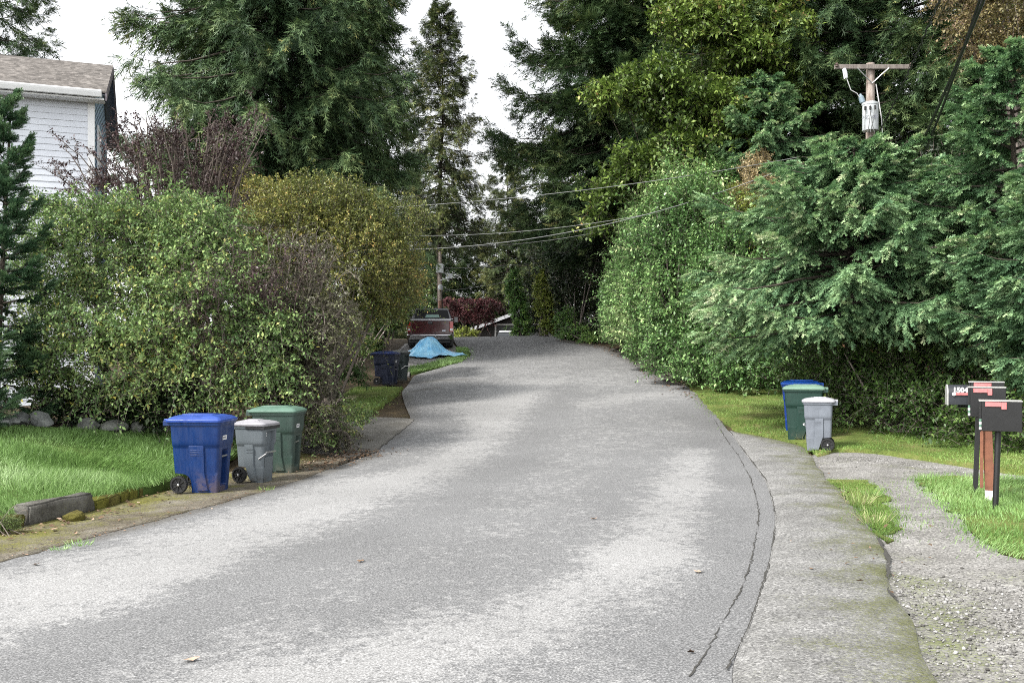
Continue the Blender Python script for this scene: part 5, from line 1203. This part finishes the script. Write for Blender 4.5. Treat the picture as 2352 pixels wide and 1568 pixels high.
tips = [PT(r_.uniform(520, 700), r_.uniform(560, 690), r_.uniform(17.2, 18)) for _ in range(13)]
arch_shrub('purple_shrub', 'purple brown twiggy patch in the middle of the green shrub', gbase(600, 17.9), tips, LF_PLUM, 69, twigs=12, tl=.5, nl=5, leaf=.055, grav=.35, r0=.02, rise=.5)
tips = [PT(r_.uniform(390, 520), r_.uniform(620, 760), r_.uniform(16.3, 16.9)) for _ in range(9)]
arch_shrub('purple_shrub', 'bare purple brown twigs hanging over the front of the green shrub', gbase(520, 17.2), tips, LF_PLUM, 70, twigs=10, tl=.45, nl=4, leaf=.05, grav=.35, r0=.016, rise=.5)
bush('bramble_shrub', 'low green bramble on the verge right of the sage green bin', gbase(780, 18.5), LB([(770, 985, 18.8, .5, .5, .28), (720, 1000, 18, .5, .5, .3), (800, 955, 20, .5, .5, .3)]), 380, LF_GREEN, 71, ln=.3, nl=8, leaf=.07, grav=.2)
bush('rhododendron', 'shaded rhododendron under the green shrub above the rocks', gbase(270, 17.6), LB([(255, 945, 17.3, .7, .5, .4), (390, 950, 17.4, .8, .5, .4), (150, 935, 17.6, .6, .5, .35)]), 330, LF_SHADE, 72, ln=.25, nl=9, leaf=.15, grav=.1, updir=.4)
bush('red_maple', 'round dark red maple beyond the crest of the road', gbase(1086, 61), LB([(1075, 705, 61, 1.1, 1.0, .55), (1120, 702, 61, .85, .9, .5), (1050, 725, 60.5, .85, .9, .55), (1100, 730, 60.5, 1.0, .9, .5), (1030, 695, 60, .45, .6, .35)]), 1100, LF_RED, 73, ln=.35, nl=10, leaf=.12, grav=.3, cat_='tree', trunk=True, stem_r=.07)
bush('lime_shrub', 'small lime green shrub at the foot of the red maple', gbase(1062, 59.5), LB([(1062, 765, 59.5, .55, .5, .35), (1085, 768, 59.5, .4, .4, .3)]), 160, LF_LIME, 74, ln=.3, nl=8, leaf=.13)
jx, jy = h0(22, 1226)
bush('juniper', 'small pale juniper at the kerb in the left corner', (jx, jy, float(G(jx, jy))), [(jx - .02, jy, float(G(jx, jy)) + .10, .13, .11, .10), (jx - .12, jy - .03, float(G(jx, jy)) + .05, .15, .12, .07)], 420, LF_JUN, 75, ln=.07, nl=9, leaf=.022, tmpl=NARROW, grav=.1, stem_r=.006, stream=0)

# ------------------------------------------------------------------ grass and litter
LF_GRASS = M_leaf('lawn_blades', [(0, (0.096, 0.184, 0.043)), (.4, (0.193, 0.335, 0.092)), (.7, (0.300, 0.454, 0.170)), (1, (0.450, 0.584, 0.312))], .45, .35, .35)
LF_DGRASS = M_leaf('verge_blades', [(0, (0.075, 0.139, 0.027)), (.4, (0.158, 0.267, 0.058)), (.7, (0.250, 0.366, 0.097)), (.9, (0.350, 0.416, 0.165)), (1, (0.375, 0.356, 0.194))], .5, .35, .3)
BLADE = ([(0, -.5, 0), (0, .5, 0), (.55, .32, .16), (.55, -.32, .16), (1, 0, .12)], [(0, 1, 2, 3), (3, 2, 4, 4)])
BL_T = ([(0, -.5, 0), (0, .5, 0), (.55, .34, .0), (.55, -.34, .0), (1, 0, -.22)], [(0, 1, 2), (0, 2, 3), (3, 2, 4)])
def grass(name, label, poly, n, h, wd, mat, seed, zf, lean=.5, clump=.6, dry_=0.0, spill=.16):
    r = np.random.default_rng(seed); A = np.array(poly); lo, hi_ = A.min(0), A.max(0)
    out = []; c = 0
    while c < n:
        Q = r.uniform(lo, hi_, (n * 2, 2)); Q = Q[inside(Q, poly)]
        Q3 = np.column_stack([Q, 0 * Q[:, 0]])
        dens = .5 + .5 * nz(Q3, 2.2, seed) * clump
        dist = np.hypot(Q[:, 0], Q[:, 1]); dens *= np.clip((14 / dist) ** 1.2, .3, 1.6) / 1.6 * 1.4
        Q = Q[r.random(len(Q)) < dens]; out.append(Q); c += len(Q)
    Q = np.concatenate(out)[:n] + r.normal(0, 1, (n, 2)) * (.04 + spill * (r.random((n, 1)) < .3)); Q3 = np.column_stack([Q, 0 * Q[:, 0]])
    z = zf(Q[:, 0], Q[:, 1]) - .01; P = np.column_stack([Q, z])
    wx, wy = nz(Q3, 1.6, seed + 1), nz(Q3, 1.6, seed + 2)
    D = np.stack([lean * wx + r.normal(0, .35, n), lean * wy + r.normal(0, .35, n), np.ones(n)], -1)
    N = np.stack([r.normal(size=n), r.normal(size=n), 0.2 * np.ones(n)], -1)
    S = h * (.75 + .45 * nz(Q3, 2.6, seed + 3)) * r.uniform(.5, 1.25, n); S = np.clip(S, h * .25, None)
    V, Fq = realize(BL_T[0], BL_T[1], P, D, N, S, None)
    k = 5; ws = np.repeat(wd * r.uniform(.7, 1.3, n) / S, k)
    # widths: template side is in units of S, rescale to a real blade width
    V, Fq = realize(BL_T[0], BL_T[1], P, D, N, S, wd * r.uniform(.7, 1.3, n) / S)
    t = np.clip(.42 + .2 * nz(Q3, 1.2, seed + 4) + .14 * nz(Q3, 5, seed + 5) + r.normal(0, .14, n) + dry_, 0, 1)
    o = npmesh(name, V, Fq, mat, np.repeat(t, 3)); return tag(o, label, 'grass', None, 'stuff')
grass('lawn_grass', 'long bright green grass of the lawn on the left', [p for p in LAWN if p[0] > -11], 95000, .15, .0075, LF_GRASS, 81, lawn_z, .75, .35, 0, .02)
grass('verge_grass', 'short yellowish grass of the verge around the right hand bins', VR, 60000, .075, .010, LF_DGRASS, 82, verge_z, .4, .7)
grass('island_grass', 'mossy grass strip between shoulder and gravel drive', ISL, 5200, .045, .006, LF_DGRASS, 83, lambda x, y: G(x, y) + .012, .4, .9)
grass('mailbox_grass', 'green grass around the mailbox posts', MBL, 42000, .08, .0065, LF_GRASS, 84, lambda x, y: G(x, y) + .016, .5, .7, .06)
grass('roadside_grass', 'short grass beside the road below the navy bin', LG, 8000, .06, .012, LF_DGRASS, 85, lambda x, y: G(x, y) + .02, .4, .8)
grass('kerb_grass', 'bright green grass crescent at the bend by the tarp', CR, 6000, .08, .02, LF_GRASS, 86, lambda x, y: G(x, y) + .04, .3, .5)
def tuft(label, u, v, n, rad_, h, mat, seed, dry_=0):
    r = np.random.default_rng(seed); x, y = h0(u, v); a = r.uniform(0, 6.28, n); q = rad_ * np.sqrt(r.random(n))
    P = np.stack([x + q * np.cos(a), y + q * np.sin(a), G(x + q * np.cos(a), y + q * np.sin(a)) + .02], -1)
    D = np.stack([np.cos(a) * r.uniform(.2, 1.2, n), np.sin(a) * r.uniform(.2, 1.2, n), np.ones(n)], -1)
    N = np.stack([r.normal(size=n), r.normal(size=n), .3 + 0 * a], -1); S = h * r.uniform(.5, 1.2, n)
    V, Fq = realize(BL_T[0], BL_T[1], P, D, N, S, .007 / S)
    tag(npmesh('grass_tuft', V, Fq, mat, np.repeat(np.clip(r.normal(.5 + dry_, .2, n), 0, 1), 3)), label, 'grass tuft')
tuft('dry straw coloured tuft at the broken edge of the shoulder, upper one', 1975, 1160, 90, .16, .22, LF_DGRASS, 1, .45)
tuft('dry straw coloured tuft at the broken edge of the shoulder, lower one', 2010, 1205, 70, .14, .2, LF_DGRASS, 2, .45)
tuft('dark green weed tuft on the grass strip by the gravel', 2005, 1140, 80, .12, .10, LF_GRASS, 3, -.3)
tuft('dry pale tuft at the foot of the dark green bin', 1850, 1012, 110, .22, .16, LF_DGRASS, 4, .4)
tuft('pale weed tuft in the dirt beside the light grey bin', 610, 1128, 50, .12, .07, LF_DGRASS, 5, .1)
tuft('small green weed growing in the left gutter', 178, 1256, 60, .14, .07, LF_GRASS, 6, 0)
tuft('tiny green weed growing in the left gutter, nearer one', 140, 1266, 60, .09, .04, LF_GRASS, 7, 0.2)
tuft('green weed tuft left of the mailbox lawn', 2140, 1105, 80, .16, .10, LF_GRASS, 8, .1)

MLIT = M_leaf('fallen_leaf_colours', [(0, (.05, .03, .018)), (.4, (.13, .08, .045)), (.7, (.26, .17, .11)), (1, (.45, .34, .26))], .7, .1, .3)
def litter(name, label, px, wd, n, size, seed, zf):
    r = np.random.default_rng(seed); pts = np.array([h0(*p) for p in px]); k = r.integers(0, len(pts) - 1, n); t = r.random(n)[:, None]
    Q = pts[k] * (1 - t) + pts[k + 1] * t + r.normal(0, wd, (n, 2)); P = np.column_stack([Q, zf(Q[:, 0], Q[:, 1])])
    D = np.stack([r.normal(size=n), r.normal(size=n), r.normal(0, .15, n)], -1); N = np.array([0, 0, 1.]) + r.normal(0, .3, (n, 3))
    V, Fq = realize(LEAF[0], LEAF[1], P, D, N, size * r.uniform(.5, 1.4, n))
    tag(npmesh(name, V, Fq, MLIT, np.clip(r.normal(.45, .25, n), 0, 1)), label, 'fallen leaves', None, 'stuff')
litter('leaf_litter', 'brown fallen leaves scattered under the half bare shrub', [(690, 1080), (760, 1050), (850, 1042)], .3, 900, .055, 1, lambda x, y: G(x, y) + .025)
litter('leaf_litter', 'pale and brown fallen leaves along the mossy lawn edging', [(0, 1240), (120, 1210), (260, 1172), (400, 1130), (540, 1100)], .22, 260, .06, 2, lambda x, y: G(x, y) + .025)
litter('leaf_litter', 'brown fallen leaves along the foot of the laurel hedge', [(1300, 782), (1400, 799), (1500, 845), (1560, 880), (1625, 918)], .35, 900, .08, 3, lambda x, y: G(x, y) + .025)
litter('leaf_litter', 'fallen leaves and needles in the shade behind the lawn', [(0, 975), (200, 990), (400, 1000), (560, 1010)], .5, 700, .06, 4, lambda x, y: G(x, y) + .14)
def leaf_on_road(label, u, v, s, rz, seed, tint):
    r = np.random.default_rng(seed); x, y = h0(u, v); V = [(0, 0, .004)]; n = 10
    for j in range(n):
        a = 2 * math.pi * j / n; q = s * (1 if j % 2 == 0 else .5) * r.uniform(.8, 1.1); V.append((q * math.cos(a), q * math.sin(a) * .8, .004 + .018 * r.random()))
    o = npmesh('fallen_leaf', V, [(0, j + 1, (j + 1) % n + 1) for j in range(n)], MLIT, [tint] * n); o.location = (x, y, float(G0(x, y)) + .004); o.rotation_euler = (0, 0, rz)
    tag(o, label, 'leaf')
leaf_on_road('pale tan maple leaf lying on the road at the bottom left', 438, 1520, .055, .3, 1, .95)
leaf_on_road('pale yellow maple leaf on the road near the right gutter', 1604, 1315, .06, 1.3, 2, .98)
leaf_on_road('small brown leaf on the left lane by the pale asphalt', 828, 1290, .05, 2.0, 3, .6)
leaf_on_road('dark curled leaf on the road edge at the far left', 82, 1298, .05, 1, 4, .1)
leaf_on_road('small yellowish leaf in the middle of the road', 1363, 1193, .05, .5, 5, .9)
leaf_on_road('dark leaf on the road near the bottom right crack', 1588, 1502, .03, .5, 6, .0)

# loose stones on the gravel drive and leaves on the right verge
def stones(label, poly, n, smin, smax, seed):
    r = np.random.default_rng(seed); A = np.array(poly); Q = r.uniform(A.min(0), A.max(0), (n * 8, 2)); Q = Q[inside(Q, poly)]
    k = nz(np.column_stack([Q, 0 * Q[:, 0]]), 1.1, seed) + r.normal(0, .5, len(Q)) > .1; Q = Q[k][:n]; m = len(Q)
    P = np.column_stack([Q, G(Q[:, 0], Q[:, 1]) - .006]); D = np.stack([r.normal(size=m), r.normal(size=m), r.normal(0, .3, m)], -1)
    N = np.array([0, 0, 1.]) + r.normal(0, .4, (m, 3)); S = smin + (smax - smin) * r.random(m) ** 3
    ov = [(1, .1, 0), (.1, .8, .1), (-.9, 0, 0), (0, -.75, -.1), (.1, .05, .6), (0, 0, -.6)]; of = [(0,1,4),(1,2,4),(2,3,4),(3,0,4),(1,0,5),(2,1,5),(3,2,5),(0,3,5)]
    V, Fq = realize(ov, of, P, D, N, S)
    tag(npmesh('loose_gravel', V, Fq, M_STONE, np.repeat(np.clip(r.normal(.5, .25, m), 0, 1), 8)), label, 'gravel', None, 'stuff')
M_STONE = M_leaf('gravel_stones', [(0, (.08, .076, .07)), (.5, (.20, .195, .185)), (1, (.42, .41, .40))], .9, 0, .2)
stones('loose grey stones scattered over the gravel drive', hits([(1900,1050),(2000,1046),(2230,1082),(2100,1098),(2130,1150),(2200,1225),(2352,1300),(2352,1560),(2140,1560),(2105,1440),(2050,1350),(2050,1255),(2066,1200),(2030,1120),(1990,1094),(1900,1090)]), 5200, .006, .022, 21)
stones('grey stones on the parking patch behind the blue tarp', GP, 1500, .02, .06, 22)
litter('leaf_litter', 'a few brown leaves dropped on the right verge and shoulder edge', [(1640, 940), (1760, 1000), (1860, 1030), (1900, 1100), (2000, 1230), (2050, 1380)], .25, 110, .045, 7, lambda x, y: G(x, y) + .05)
litter('leaf_litter', 'small bits of leaf and twig washed into the left gutter', [(0, 1286), (300, 1208), (600, 1126), (850, 1043)], .12, 260, .03, 8, lambda x, y: G(x, y) + .012)
